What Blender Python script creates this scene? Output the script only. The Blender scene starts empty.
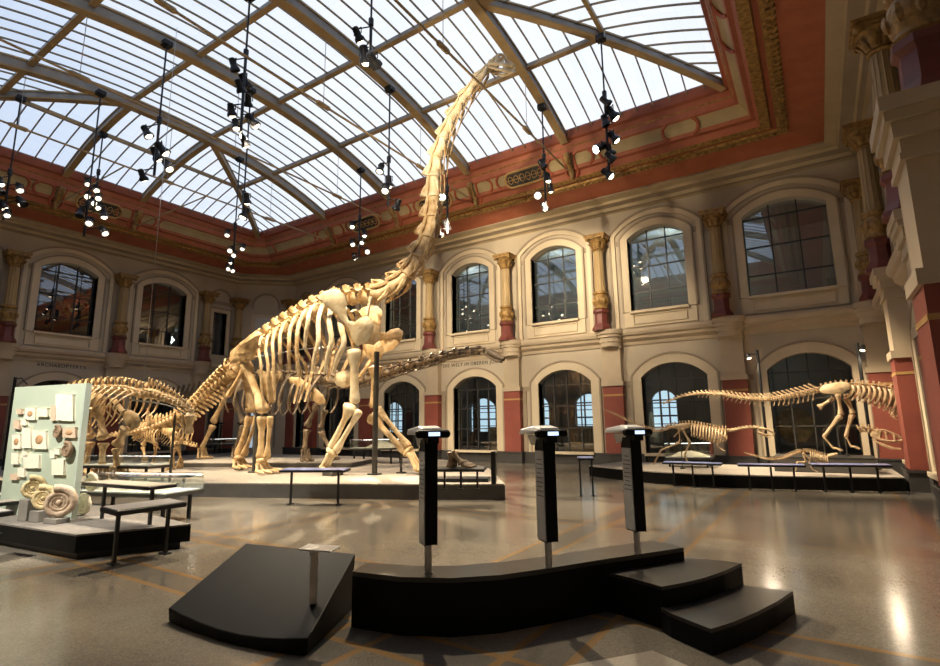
import bpy, math, random
from math import sin, cos, pi, radians, sqrt
from mathutils import Vector, Matrix
from mathutils.geometry import tessellate_polygon
random.seed(7)
V = Vector
SC = bpy.context.scene
COL = SC.collection
UP = V((0, 0, 1))

# ------------------------------------------------------------------ camera
CAMH = 1.65
F_PX, YAW, PITCH, ROLL = 529.2071, 0.5771, 0.1726, -0.0123
FWD = V((-sin(YAW) * cos(PITCH), cos(YAW) * cos(PITCH), sin(PITCH)))
_r = V((cos(YAW), sin(YAW), 0))
_u = _r.cross(FWD)
RGT = _r * cos(ROLL) + _u * sin(ROLL)
UPV = _u * cos(ROLL) - _r * sin(ROLL)
EYE = V((0, 0, CAMH))
cam = bpy.data.cameras.new('camera')
camo = bpy.data.objects.new('camera', cam)
COL.objects.link(camo)
M = Matrix((RGT, UPV, -FWD)).transposed().to_4x4()
M.translation = EYE
camo.matrix_world = M
cam.sensor_fit = 'HORIZONTAL'
cam.sensor_width = 36
cam.lens = 36 * F_PX / 940
cam.clip_start = 0.05
cam.clip_end = 300
SC.camera = camo


def ray(x, y):
    return FWD * F_PX + RGT * (x - 470) + UPV * (333 - y)


def atz(x, y, z):
    d = ray(x, y)
    return EYE + d * ((z - CAMH) / d.z)


def aty(x, y, Y):
    d = ray(x, y)
    return EYE + d * (Y / d.y)


def atx(x, y, X):
    d = ray(x, y)
    return EYE + d * (X / d.x)


class Pl:
    """a vertical plane standing in the hall: (x, y) point, heading in degrees"""
    def __init__(s, x, y, deg):
        s.d = V((cos(radians(deg)), sin(radians(deg)), 0))
        s.n = V((-s.d.y, s.d.x, 0))
        s.c = V((x, y, 0))

    def __call__(s, x, y, off=0.0):
        d = ray(x, y)
        t = (s.n.dot(s.c - V((0, 0, 0))) + off) / s.n.dot(d)
        return EYE + d * t


# ------------------------------------------------------------------ materials
def _nt(name):
    m = bpy.data.materials.new(name)
    m.use_nodes = True
    nt = m.node_tree
    return m, nt, nt.nodes['Principled BSDF'], nt.nodes['Material Output']


def mat(name, c1, c2=None, scale=6.0, rough=0.6, bump=0.0, metal=0.0, bscale=None, detail=5, spec=0.5, obj=True, stretch=None):
    m, nt, b, out = _nt(name)
    c2 = c2 or tuple(min(1, x * 0.82) for x in c1)
    N = nt.nodes.new
    tc = N('ShaderNodeTexCoord')
    src = tc.outputs['Object']
    if stretch:
        mp = N('ShaderNodeMapping')
        mp.inputs['Scale'].default_value = stretch
        nt.links.new(src, mp.inputs[0])
        src = mp.outputs[0]
    nz = N('ShaderNodeTexNoise')
    nz.inputs['Scale'].default_value = scale
    nz.inputs['Detail'].default_value = detail
    nt.links.new(src, nz.inputs['Vector'])
    rp = N('ShaderNodeValToRGB')
    rp.color_ramp.elements[0].position = 0.35
    rp.color_ramp.elements[1].position = 0.68
    rp.color_ramp.elements[0].color = (*c2, 1)
    rp.color_ramp.elements[1].color = (*c1, 1)
    nt.links.new(nz.outputs[0], rp.inputs[0])
    nt.links.new(rp.outputs[0], b.inputs['Base Color'])
    b.inputs['Roughness'].default_value = rough
    b.inputs['Metallic'].default_value = metal
    b.inputs['Specular IOR Level'].default_value = spec
    if bump:
        nb = N('ShaderNodeTexNoise')
        nb.inputs['Scale'].default_value = bscale or scale * 3
        nb.inputs['Detail'].default_value = 6
        nt.links.new(src, nb.inputs['Vector'])
        bp = N('ShaderNodeBump')
        bp.inputs['Strength'].default_value = bump
        bp.inputs['Distance'].default_value = 0.03
        nt.links.new(nb.outputs[0], bp.inputs['Height'])
        nt.links.new(bp.outputs[0], b.inputs['Normal'])
    return m


def emit(name, col, strength):
    m, nt, b, out = _nt(name)
    b.inputs['Base Color'].default_value = (*col, 1)
    b.inputs['Emission Color'].default_value = (*col, 1)
    b.inputs['Emission Strength'].default_value = strength
    return m


def glassy(name, tint, fac, rough=0.02, gcol=(1, 1, 1)):
    """thin pane: see-through tint mixed with a mirror-like coat"""
    m, nt, b, out = _nt(name)
    nt.nodes.remove(b)
    N = nt.nodes.new
    tr = N('ShaderNodeBsdfTransparent')
    tr.inputs[0].default_value = (*tint, 1)
    gl = N('ShaderNodeBsdfGlossy')
    gl.inputs['Color'].default_value = (*gcol, 1)
    gl.inputs['Roughness'].default_value = rough
    fr = N('ShaderNodeLayerWeight')
    fr.inputs['Blend'].default_value = 0.35
    mr = N('ShaderNodeMapRange')
    mr.inputs['To Min'].default_value = fac
    mr.inputs['To Max'].default_value = min(1, fac + 0.45)
    nt.links.new(fr.outputs['Facing'], mr.inputs['Value'])
    tcn = N('ShaderNodeTexCoord')
    nz = N('ShaderNodeTexNoise')
    nz.inputs['Scale'].default_value = 1.3
    nt.links.new(tcn.outputs['Object'], nz.inputs['Vector'])
    bp = N('ShaderNodeBump')
    bp.inputs['Strength'].default_value = 0.04
    nt.links.new(nz.outputs[0], bp.inputs['Height'])
    nt.links.new(bp.outputs[0], gl.inputs['Normal'])
    mx = N('ShaderNodeMixShader')
    nt.links.new(mr.outputs[0], mx.inputs[0])
    nt.links.new(tr.outputs[0], mx.inputs[1])
    nt.links.new(gl.outputs[0], mx.inputs[2])
    nt.links.new(mx.outputs[0], out.inputs[0])
    return m


def frosted(name):
    """milky skylight glazing: lets the sky through, with faint pane joints"""
    m, nt, b, out = _nt(name)
    nt.nodes.remove(b)
    N = nt.nodes.new
    tc = N('ShaderNodeTexCoord')
    nz = N('ShaderNodeTexNoise')
    nz.inputs['Scale'].default_value = 0.35
    nt.links.new(tc.outputs['Object'], nz.inputs['Vector'])
    br = N('ShaderNodeTexBrick')
    br.offset = 0.0
    br.inputs['Color1'].default_value = (0.96, 0.98, 1, 1)
    br.inputs['Color2'].default_value = (0.88, 0.92, 0.97, 1)
    br.inputs['Mortar'].default_value = (0.82, 0.86, 0.92, 1)
    br.inputs['Scale'].default_value = 1.0
    br.inputs['Mortar Size'].default_value = 0.008
    br.inputs['Brick Width'].default_value = 0.435
    br.inputs['Row Height'].default_value = 0.775
    nt.links.new(tc.outputs['Object'], br.inputs['Vector'])
    mix = N('ShaderNodeMix')
    mix.data_type = 'RGBA'
    mix.inputs[0].default_value = 0.45
    rp = N('ShaderNodeValToRGB')
    rp.color_ramp.elements[0].color = (0.80, 0.85, 0.92, 1)
    rp.color_ramp.elements[1].color = (1, 1, 1, 1)
    nt.links.new(nz.outputs[0], rp.inputs[0])
    nt.links.new(br.outputs[0], mix.inputs[6])
    nt.links.new(rp.outputs[0], mix.inputs[7])
    tr = N('ShaderNodeBsdfTransparent')
    nt.links.new(mix.outputs[2], tr.inputs[0])
    df = N('ShaderNodeBsdfTranslucent')
    df.inputs[0].default_value = (0.8, 0.84, 0.9, 1)
    mx = N('ShaderNodeMixShader')
    mx.inputs[0].default_value = 0.25
    nt.links.new(tr.outputs[0], mx.inputs[1])
    nt.links.new(df.outputs[0], mx.inputs[2])
    nt.links.new(mx.outputs[0], out.inputs[0])
    return m


# ------------------------------------------------------------------ mesh builder
class MB:
    def __init__(s):
        s.v = []
        s.f = []
        s.m = []
        s.cur = 0

    def add(s, vs, fs, mi=None):
        o = len(s.v)
        s.v += [V(p) for p in vs]
        for f in fs:
            s.f.append([i + o for i in f])
            s.m.append(s.cur if mi is None else mi)
        return s

    def quad(s, a, b, c, d, mi=None):
        return s.add([a, b, c, d], [(0, 1, 2, 3)], mi)

    def box(s, c, h, ax=None, mi=None):
        """centre, half sizes, axes (three vectors)"""
        c = V(c)
        X, Y, Z = ax or (V((1, 0, 0)), V((0, 1, 0)), V((0, 0, 1)))
        vs = [c + X * (h[0] * i) + Y * (h[1] * j) + Z * (h[2] * k) for i in (-1, 1) for j in (-1, 1) for k in (-1, 1)]
        return s.add(vs, [(0, 1, 3, 2), (4, 6, 7, 5), (0, 4, 5, 1), (2, 3, 7, 6), (0, 2, 6, 4), (1, 5, 7, 3)], mi)

    def lohi(s, lo, hi, mi=None):
        lo, hi = V(lo), V(hi)
        return s.box((lo + hi) / 2, (hi - lo) / 2, None, mi)

    def prism(s, pts, dz, mi=None):
        """closed outline (list of points) swept by the vector dz"""
        pts = [V(p) for p in pts]
        n = len(pts)
        dz = V(dz)
        vs = pts + [p + dz for p in pts]
        fs = [(i, (i + 1) % n, n + (i + 1) % n, n + i) for i in range(n)]
        tri = tessellate_polygon([pts])
        fs += [tuple(t) for t in tri] + [tuple(n + i for i in reversed(t)) for t in tri]
        return s.add(vs, fs, mi)

    def tube(s, pts, rad, seg=8, side=None, flat=1.0, cap=True, mi=None, close=False):
        """sweep of an ellipse; rad a number or one per point; 'side' fixes the wide axis, flat = thin/wide"""
        pts = [V(p) for p in pts]
        n = len(pts)
        if not hasattr(rad, '__len__'):
            rad = [rad] * n
        vs = []
        prev = None
        for i, p in enumerate(pts):
            if close:
                t = pts[(i + 1) % n] - pts[i - 1]
            else:
                t = pts[min(i + 1, n - 1)] - pts[max(i - 1, 0)]
            if t.length < 1e-9:
                t = V((0, 0, 1))
            t.normalize()
            if side is not None:
                a = V(side) - t * V(side).dot(t)
            elif prev is not None:
                a = prev - t * prev.dot(t)
            else:
                a = t.orthogonal()
            if a.length < 1e-6:
                a = t.orthogonal()
            a.normalize()
            prev = a
            b = t.cross(a)
            for k in range(seg):
                q = 2 * pi * k / seg
                vs.append(p + a * (rad[i] * cos(q)) + b * (rad[i] * flat * sin(q)))
        fs = []
        for i in range(n if close else n - 1):
            j = (i + 1) % n
            for k in range(seg):
                fs.append((i * seg + k, i * seg + (k + 1) % seg, j * seg + (k + 1) % seg, j * seg + k))
        if cap and not close:
            fs.append(tuple(reversed(range(seg))))
            fs.append(tuple((n - 1) * seg + k for k in range(seg)))
        return s.add(vs, fs, mi)

    def lathe(s, c, prof, seg=16, axis=None, mi=None, sq=False, rot=0.0):
        """profile [(r, h)] about the axis through c; sq makes it square (4 sides)"""
        c = V(c)
        ax = V(axis or (0, 0, 1)).normalized()
        a = ax.orthogonal().normalized() if axis else V((1, 0, 0))
        b = ax.cross(a)
        if sq:
            seg = 4
            rot += pi / 4
        k_ = sqrt(2) if sq else 1
        vs = []
        for r, h in prof:
            for k in range(seg):
                q = 2 * pi * k / seg + rot
                vs.append(c + ax * h + a * (r * k_ * cos(q)) + b * (r * k_ * sin(q)))
        n = len(prof)
        fs = []
        for i in range(n - 1):
            for k in range(seg):
                fs.append((i * seg + k, i * seg + (k + 1) % seg, (i + 1) * seg + (k + 1) % seg, (i + 1) * seg + k))
        fs.append(tuple(reversed(range(seg))))
        fs.append(tuple((n - 1) * seg + k for k in range(seg)))
        return s.add(vs, fs, mi)

    def ball(s, c, r, seg=10, rings=6, ax=None, jit=0.0, mi=None):
        c = V(c)
        X, Y, Z = ax or (V((1, 0, 0)), V((0, 1, 0)), V((0, 0, 1)))
        r = r if hasattr(r, '__len__') else (r, r, r)
        vs = [c + Z * -r[2]]
        for i in range(1, rings):
            t = pi * i / rings - pi / 2
            for k in range(seg):
                q = 2 * pi * k / seg
                j = 1 + random.uniform(-jit, jit)
                vs.append(c + X * (r[0] * cos(t) * cos(q) * j) + Y * (r[1] * cos(t) * sin(q) * j) + Z * (r[2] * sin(t) * j))
        vs.append(c + Z * r[2])
        fs = [(0, 1 + (k + 1) % seg, 1 + k) for k in range(seg)]
        for i in range(rings - 2):
            o = 1 + i * seg
            for k in range(seg):
                fs.append((o + k, o + (k + 1) % seg, o + seg + (k + 1) % seg, o + seg + k))
        o = 1 + (rings - 2) * seg
        e = len(vs) - 1
        fs += [(o + k, o + (k + 1) % seg, e) for k in range(seg)]
        return s.add(vs, fs, mi)

    def build(s, name, mats, parent=None, smooth=True, sharp=40, bevel=0.0, org=None, kind=None, label=None):
        me = bpy.data.meshes.new(name)
        o = V(org) if org is not None else V((0, 0, 0))
        if org is None and parent is None and s.v:
            xs = [p.x for p in s.v]
            ys = [p.y for p in s.v]
            zs = [p.z for p in s.v]
            o = V(((min(xs) + max(xs)) / 2, (min(ys) + max(ys)) / 2, min(zs)))
        me.from_pydata([p - o for p in s.v], [], s.f)
        mats = mats if isinstance(mats, (list, tuple)) else [mats]
        for m in mats:
            me.materials.append(m)
        if len(mats) > 1:
            me.polygons.foreach_set('material_index', s.m)
        me.validate()
        if smooth:
            me.polygons.foreach_set('use_smooth', [True] * len(me.polygons))
            me.set_sharp_from_angle(angle=radians(sharp))
        me.update()
        ob = bpy.data.objects.new(name, me)
        COL.objects.link(ob)
        ob.location = o
        if parent is not None:
            ob.parent = parent
            pm = parent.location.copy()
            if parent.parent:
                pm += parent.parent.location
            ob.location = o - pm
        if bevel:
            b = ob.modifiers.new('bevel', 'BEVEL')
            b.width = bevel
            b.segments = 2
            b.limit_method = 'ANGLE'
        if kind:
            ob['kind'] = kind
        if label:
            ob['label'] = label
        return ob


def thing(name, label, cat, loc=(0, 0, 0), group=None, kind=None):
    o = bpy.data.objects.new(name, None)
    o.empty_display_size = 0.2
    COL.objects.link(o)
    o.location = loc
    if kind:
        o['kind'] = kind
        o['label'] = label
        return o
    o['label'] = label
    o['category'] = cat
    if group:
        o['group'] = group
    return o


def tag(o, label, cat, group=None):
    o['label'] = label
    o['category'] = cat
    if group:
        o['group'] = group
    return o


def crom(P, n=6):
    """Catmull-Rom through points"""
    P = [V(p) for p in P]
    Q = [P[0] * 2 - P[1]] + P + [P[-1] * 2 - P[-2]]
    out = []
    for i in range(1, len(Q) - 2):
        a, b, c, d = Q[i - 1:i + 3]
        for k in range(n):
            t = k / n
            out.append(0.5 * ((b * 2) + (c - a) * t + (a * 2 - b * 5 + c * 4 - d) * t * t + (b * 3 - a - c * 3 + d) * t ** 3))
    out.append(P[-1])
    return out


def resample(P, n):
    """n points equally spaced along the polyline"""
    L = [0]
    for a, b in zip(P, P[1:]):
        L.append(L[-1] + (b - a).length)
    out = []
    j = 0
    for k in range(n):
        s = L[-1] * k / (n - 1)
        while j < len(P) - 2 and L[j + 1] < s:
            j += 1
        t = (s - L[j]) / max(1e-9, L[j + 1] - L[j])
        out.append(P[j].lerp(P[j + 1], min(1, max(0, t))))
    return out


# palette
CREAM = mat('cream plaster', (0.66, 0.56, 0.40), (0.60, 0.50, 0.355), 1.5, 0.75, 0.08, bscale=9)
WALLM = mat('beige wall paint', (0.53, 0.455, 0.345), (0.47, 0.40, 0.30), 0.8, 0.8, 0.06, bscale=9)
TAUPE = mat('taupe moulding paint', (0.36, 0.29, 0.21), (0.31, 0.25, 0.18), 1.5, 0.75)
STONE = mat('stone coloured pilaster paint', (0.55, 0.45, 0.32), (0.48, 0.39, 0.275), 1.5, 0.75, 0.08, bscale=9)
REDP = mat('brick red paint', (0.29, 0.075, 0.05), (0.24, 0.06, 0.042), 2.0, 0.6, 0.05)
DKRED = mat('dark red pedestal', (0.20, 0.05, 0.036), (0.14, 0.034, 0.026), 3.0, 0.5)
PLINTH = mat('dark grey plinth', (0.055, 0.052, 0.05), (0.04, 0.038, 0.037), 3.0, 0.5)
GOLD = mat('old gold paint', (0.44, 0.27, 0.09), (0.22, 0.125, 0.04), 9.0, 0.5, 0.5, 0.25, bscale=25)
GOLDL = mat('gold line paint', (0.52, 0.31, 0.11), (0.44, 0.26, 0.09), 3.0, 0.6)
SHAFT = mat('ochre column shaft', (0.46, 0.33, 0.16), (0.34, 0.235, 0.105), 3.0, 0.55, 0.1, stretch=(1, 1, 0.25))
VERM = mat('vermilion soffit paint', (0.43, 0.135, 0.065), (0.36, 0.105, 0.05), 2.0, 0.65, 0.05)
OCHRE = mat('ochre cove panel', (0.46, 0.36, 0.19), (0.40, 0.30, 0.15), 2.0, 0.7)
RIBP = mat('tan iron paint', (0.42, 0.30, 0.15), (0.36, 0.25, 0.12), 3.0, 0.5)
WEBG = mat('grey iron paint', (0.36, 0.33, 0.29), (0.30, 0.275, 0.24), 3.0, 0.5)
BARB = mat('brown glazing bar', (0.30, 0.24, 0.16), (0.25, 0.20, 0.13), 3.0, 0.5)
BLACK = mat('black lacquer', (0.007, 0.0068, 0.0065), (0.005, 0.005, 0.005), 5.0, 0.5, spec=0.12)
BLACKM = mat('black metal', (0.02, 0.02, 0.022), (0.014, 0.014, 0.016), 6.0, 0.35, metal=0.3)
STEEL = mat('brushed steel', (0.50, 0.49, 0.47), (0.40, 0.39, 0.38), 12.0, 0.3, metal=0.9)
DSTEEL = mat('dark steel post', (0.10, 0.098, 0.09), (0.075, 0.073, 0.068), 6.0, 0.4, metal=0.6)
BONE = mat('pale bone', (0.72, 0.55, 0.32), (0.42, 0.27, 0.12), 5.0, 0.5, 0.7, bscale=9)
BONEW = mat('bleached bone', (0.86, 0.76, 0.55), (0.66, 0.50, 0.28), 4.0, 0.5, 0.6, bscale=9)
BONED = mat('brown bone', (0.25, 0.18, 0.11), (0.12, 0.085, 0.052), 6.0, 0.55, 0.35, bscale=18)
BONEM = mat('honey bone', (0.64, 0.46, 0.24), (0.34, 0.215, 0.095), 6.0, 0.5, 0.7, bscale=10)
BONER = mat('buff bone', (0.62, 0.47, 0.29), (0.42, 0.29, 0.16), 8.0, 0.55, 0.3, bscale=25)
GLASSU = glassy('upper window glass', (0.55, 0.58, 0.60), 0.26)
GLASSL = glassy('lower window glass', (0.60, 0.63, 0.62), 0.10)
CASEG = glassy('showcase glass', (0.97, 0.99, 0.985), 0.04)
MUNT = mat('dark window bar', (0.05, 0.048, 0.045), (0.03, 0.03, 0.028), 5.0, 0.5)
LED = emit('lamp lens', (1.0, 0.84, 0.60), 5.0)
GREYTOP = mat('grey carpet deck', (0.40, 0.355, 0.30), (0.30, 0.265, 0.225), 14.0, 0.85, 0.2, bscale=60)
EDGE = mat('dark grey platform side', (0.085, 0.078, 0.07), (0.065, 0.06, 0.054), 4.0, 0.5)
SKYTOP = mat('glossy panel with painted sky tint', (0.26, 0.31, 0.60), (0.21, 0.25, 0.50), 5.0, 0.18)  # blue base colour imitates the skylight reflected in the desk tops

# ================================================================== the hall
XL, XR, YF, YN = -29.2, 2.05, 21.05, -1.55
BAY = 4.405
ZTOP = 10.45


def struct(mb, name, mats, **k):
    return mb.build(name, mats, kind='structure', **k)


# ---- floor: polished terrazzo with tan inlay lines
def floor_mat():
    m, nt, b, out = _nt('polished terrazzo')
    N = nt.nodes.new
    L = nt.links.new
    tc = N('ShaderNodeTexCoord')
    sp = N('ShaderNodeSeparateXYZ')
    L(tc.outputs['Object'], sp.inputs[0])

    def mth(op, a, bb=None):
        n = N('ShaderNodeMath')
        n.operation = op
        for i, q in enumerate((a, bb)):
            if q is None:
                continue
            if isinstance(q, (int, float)):
                n.inputs[i].default_value = q
            else:
                L(q, n.inputs[i])
        return n.outputs[0]
    X, Y = sp.outputs[0], sp.outputs[1]

    def line(c, p, w, lo=None, hi=None, other=None):
        r = mth('LESS_THAN', mth('ABSOLUTE', mth('SUBTRACT', c, p)), w)
        if lo is not None:
            r = mth('MULTIPLY', r, mth('MULTIPLY', mth('GREATER_THAN', other, lo), mth('LESS_THAN', other, hi)))
        return r
    lines = [line(X, p, 0.035) for p in (-3.52, -3.08, -2.08, -1.64, 1.22, -8.2, -7.78, -12.6, -12.18)]
    lines += [line(Y, p, 0.035) for p in (5.12, 4.73, 3.6, 3.2, 9.1, 8.7, 14.6)]
    acc = lines[0]
    for q in lines[1:]:
        acc = mth('MAXIMUM', acc, q)
    band = line(X, -3.3, 0.22)
    for q in (line(X, -1.86, 0.22), line(Y, 4.92, 0.2), line(Y, 3.4, 0.2), line(X, -7.99, 0.21), line(Y, 8.9, 0.2), mth('GREATER_THAN', X, 1.22)):
        band = mth('MAXIMUM', band, q)
    vo = N('ShaderNodeTexVoronoi')
    vo.inputs['Scale'].default_value = 75
    L(tc.outputs['Object'], vo.inputs['Vector'])
    nz = N('ShaderNodeTexNoise')
    nz.inputs['Scale'].default_value = 0.6
    nz.inputs['Detail'].default_value = 6
    L(tc.outputs['Object'], nz.inputs['Vector'])
    rp = N('ShaderNodeValToRGB')
    rp.color_ramp.elements[0].color = (0.13, 0.117, 0.10, 1)
    rp.color_ramp.elements[1].color = (0.225, 0.203, 0.168, 1)
    rp.color_ramp.elements[0].position = 0.3
    rp.color_ramp.elements[1].position = 0.7
    L(nz.outputs[0], rp.inputs[0])
    rv = N('ShaderNodeValToRGB')
    rv.color_ramp.elements[0].color = (0.72, 0.72, 0.74, 1)
    rv.color_ramp.elements[1].color = (1.2, 1.18, 1.12, 1)
    L(vo.outputs['Color'], rv.inputs[0])

    def mix(f, a, bb, mode='MIX'):
        n = N('ShaderNodeMix')
        n.data_type = 'RGBA'
        n.blend_type = mode
        for i, q in ((0, f), (6, a), (7, bb)):
            if isinstance(q, float):
                n.inputs[i].default_value = q
            elif isinstance(q, tuple):
                n.inputs[i].default_value = q
            else:
                L(q, n.inputs[i])
        return n.outputs[2]
    c = mix(1.0, rp.outputs[0], rv.outputs[0], 'MULTIPLY')
    c = mix(mth('MULTIPLY', band, 0.55), c, (0.085, 0.08, 0.075, 1))
    c = mix(mth('MULTIPLY', acc, 0.75), c, (0.26, 0.15, 0.055, 1))
    L(c, b.inputs['Base Color'])
    rr = N('ShaderNodeMapRange')
    rr.inputs['To Min'].default_value = 0.10
    rr.inputs['To Max'].default_value = 0.24
    L(nz.outputs[0], rr.inputs[0])
    L(rr.outputs[0], b.inputs['Roughness'])
    nb = N('ShaderNodeTexNoise')
    nb.inputs['Scale'].default_value = 7
    L(tc.outputs['Object'], nb.inputs['Vector'])
    bp = N('ShaderNodeBump')
    bp.inputs['Strength'].default_value = 0.06
    bp.inputs['Distance'].default_value = 0.02
    L(nb.outputs[0], bp.inputs['Height'])
    L(bp.outputs[0], b.inputs['Normal'])
    return m


f = MB()
f.quad((-36, -2.2, 0), (8, -2.2, 0), (8, 28.2, 0), (-36, 28.2, 0))
struct(f, 'floor', floor_mat(), org=(0, 0, 0))


ia, ib, ic = atz(652.6, 650.6, 0), atz(590, 662, 0), atz(688, 666, 0)
f = MB()
f.prism([ia + UP * .0005, ia + (ib - ia) * 2.2 + UP * .0005, ia + (ib - ia) * 2.2 + (ic - ia) * 3 + UP * .0005, ia + (ic - ia) * 3 + UP * .0005], UP * .001)
struct(f, 'floor_inlay', mat('pale terrazzo inlay', (.36, .32, .26), (.29, .255, .205), 30, .3), smooth=False)


# ---- walls with arched openings
class Wall:
    def __init__(s, o, u, w, L):
        s.o, s.u, s.w, s.L = V(o), V(u).normalized(), V(w).normalized(), L

    def __call__(s, a, b, c):
        return s.o + s.u * a + s.w * b + UP * c


def arch(uc, hw, z0, zs, zc, n=14):
    """outline (u, z) from bottom left, over the segmental arch, to bottom right"""
    r = zc - zs
    if r < 1e-3:
        return [(uc - hw, z0), (uc - hw, zs), (uc + hw, zs), (uc + hw, z0)]
    R = (hw * hw + r * r) / (2 * r)
    a = math.asin(min(1, hw / R))
    P = [(uc - hw, z0)]
    for k in range(n + 1):
        t = -a + 2 * a * k / n
        P.append((uc + R * sin(t), zc - R + R * cos(t)))
    P.append((uc + hw, z0))
    return P


def topz(o, u):
    uc, hw, z0, zs, zc = o
    r = zc - zs
    if r < 1e-3:
        return zs
    R = (hw * hw + r * r) / (2 * r)
    return zc - R + sqrt(max(0, R * R - (u - uc) ** 2))


def make_wall(name, W, ops, ztop=ZTOP, depth=0.5, ends=(0, None), m=None):
    us = {ends[0], ends[1] if ends[1] is not None else W.L}
    for o in ops:
        for p in arch(*o):
            us.add(round(p[0], 5))
    us = sorted(us)
    mb = MB()
    for a, b in zip(us, us[1:]):
        if b - a < 1e-5:
            continue
        mid = (a + b) / 2
        iv = []
        for o in ops:
            if abs(mid - o[0]) < o[1]:
                iv.append((o[2], o[2], topz(o, a), topz(o, b)))
        iv.sort()
        za, zb = 0.0, 0.0
        for lo, lo2, ta, tb in iv:
            if lo > za + 1e-4:
                mb.quad(W(a, 0, za), W(b, 0, zb), W(b, 0, lo), W(a, 0, lo))
            za, zb = ta, tb
        mb.quad(W(a, 0, za), W(b, 0, zb), W(b, 0, ztop), W(a, 0, ztop))
    for o in ops:
        P = arch(*o)
        n = len(P)
        for i in range(n):
            p, q = P[i], P[(i + 1) % n]
            mb.quad(W(p[0], 0, p[1]), W(q[0], 0, q[1]), W(q[0], -depth, q[1]), W(p[0], -depth, p[1]))
    return struct(mb, name, m or WALLM, smooth=False)


WF = Wall((0, YF, 0), (1, 0, 0), (0, -1, 0), 0)
WFo = Wall((-26.7, YF, 0), (1, 0, 0), (0, -1, 0), 26.7 + XR)
WLw = Wall((XL, YN, 0), (0, 1, 0), (1, 0, 0), 18.7 - YN)
WRw = Wall((XR, YN, 0), (0, 1, 0), (-1, 0, 0), YF - YN)
CHA, CHB = V((XL, 18.7, 0)), V((-26.7, YF, 0))
WC = Wall(CHA, CHB - CHA, V(((CHB - CHA).y, -(CHB - CHA).x, 0)), (CHB - CHA).length)

FCOL = [-24.66, -20.25, -15.85, -11.44, -7.03, -2.63, 1.78]
SIDEC = [-1.0 + 0, 3.41, 7.82, 12.23, 16.64]
LOW = (1.2, 0.5, 3.4, 3.93)
UPW = (1.09, 6.05, 9.08, 9.5)
# slight drift of the far bays: (lower centre, lower half width, upper centre, upper half width)
FB = []
for i, (a, b) in enumerate(zip(FCOL, FCOL[1:])):
    c = (a + b) / 2
    FB.append([c, 1.2, c, 1.09])
for k_, dx_ in ((1, .1), (2, .17), (3, .28), (4, .32), (5, .24)):
    FB[k_][0] += dx_
FB[5][1] = 1.2
FB[5][2] += 0.05
FB[5][3] = 1.3


def win_ops(W, bays):
    ops = []
    for lc, lh, uc, uh in bays:
        if lh:
            ops.append((lc, lh) + LOW[1:])
        if uh:
            ops.append((uc, uh) + UPW[1:])
    return ops


bF = [[b[0] + 26.7, b[1], b[2] + 26.7, b[3]] for b in FB]
nar = [(-25.68 + 26.7, 0.45, 0.5, 3.3, 3.3), (-25.68 + 26.7, 0.45, 5.9, 8.4, 8.4)]
make_wall('wall_far', WFo, win_ops(WFo, bF) + nar)
LB = []
for a, b in zip(SIDEC, SIDEC[1:]):
    LB.append([(a + b) / 2 - YN, 1.2, (a + b) / 2 - YN, 1.16])
narL = [(17.67 - YN, 0.42, 0.5, 3.3, 3.3), (17.67 - YN, 0.42, 5.9, 8.4, 8.4)]
make_wall('wall_left', WLw, win_ops(WLw, LB) + narL)
chm = WC.L / 2
narC = [(chm, 0.62, 0.5, 3.3, 3.3)]
make_wall('wall_corner', WC, narC)
RB = [list(b) for b in LB] + [[(16.64 + 21.05) / 2 - YN, 1.2, (16.64 + 21.05) / 2 - YN, 1.1]]
make_wall('wall_right', WRw, win_ops(WRw, RB))
wn = MB()
wn.quad((XL, YN, 0), (XR, YN, 0), (XR, YN, ZTOP), (XL, YN, ZTOP))
struct(wn, 'wall_near', WALLM, smooth=False)

# ---- galleries behind the walls: far corridor on two storeys, dark backs elsewhere
GAL = mat('dim gallery paint', (0.16, 0.15, 0.135), (0.12, 0.115, 0.10), 1.0, 0.8)
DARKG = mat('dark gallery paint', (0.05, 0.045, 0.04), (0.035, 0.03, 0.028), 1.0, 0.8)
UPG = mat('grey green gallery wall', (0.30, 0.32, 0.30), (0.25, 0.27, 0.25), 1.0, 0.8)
RW = Wall((-31, 27.5, 0), (1, 0, 0), (0, -1, 0), 38)
RWIN = [(-17.1, .93), (-13.4, .7), (-10.4, .75), (-7.95, .62), (-6.45, .62), (-21.2, .8), (-24.2, .8)]
rops = [(x + 31, h, 1.2, 2.75, 3.25) for x, h in RWIN]
make_wall('wall_rear', RW, rops, ztop=5.0, depth=0.3, m=GAL)
g = MB()
g.lohi((-31, 21.6, 4.75), (7, 27.5, 5.05))
struct(g, 'ceiling_gallery', GAL, smooth=False)
g = MB()
g.quad((-31, 27.5, 5.05), (7, 27.5, 5.05), (7, 27.5, 10.5), (-31, 27.5, 10.5))
g.quad((-31, 21.6, 10.45), (7, 21.6, 10.45), (7, 27.5, 10.45), (-31, 27.5, 10.45))
g.quad((-31, 21.6, 0), (-31, 27.5, 0), (-31, 27.5, 10.5), (-31, 21.6, 10.5))
g.quad((7, 21.6, 0), (7, 27.5, 0), (7, 27.5, 10.5), (7, 21.6, 10.5))
struct(g, 'wall_rear_upper', UPG, smooth=False)
g = MB()
g.quad((-33.5, -2, 0), (-33.5, 21.5, 0), (-33.5, 21.5, 10.5), (-33.5, -2, 10.5))
g.quad((-33.5, -2, 4.9), (-33.5, 21.5, 4.9), (XL - .5, 21.5, 4.9), (XL - .5, -2, 4.9))
g.quad((-33.5, -2, 10.45), (-33.5, 21.5, 10.45), (XL - .5, 21.5, 10.45), (XL - .5, -2, 10.45))
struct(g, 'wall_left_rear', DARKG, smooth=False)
g = MB()
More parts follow.
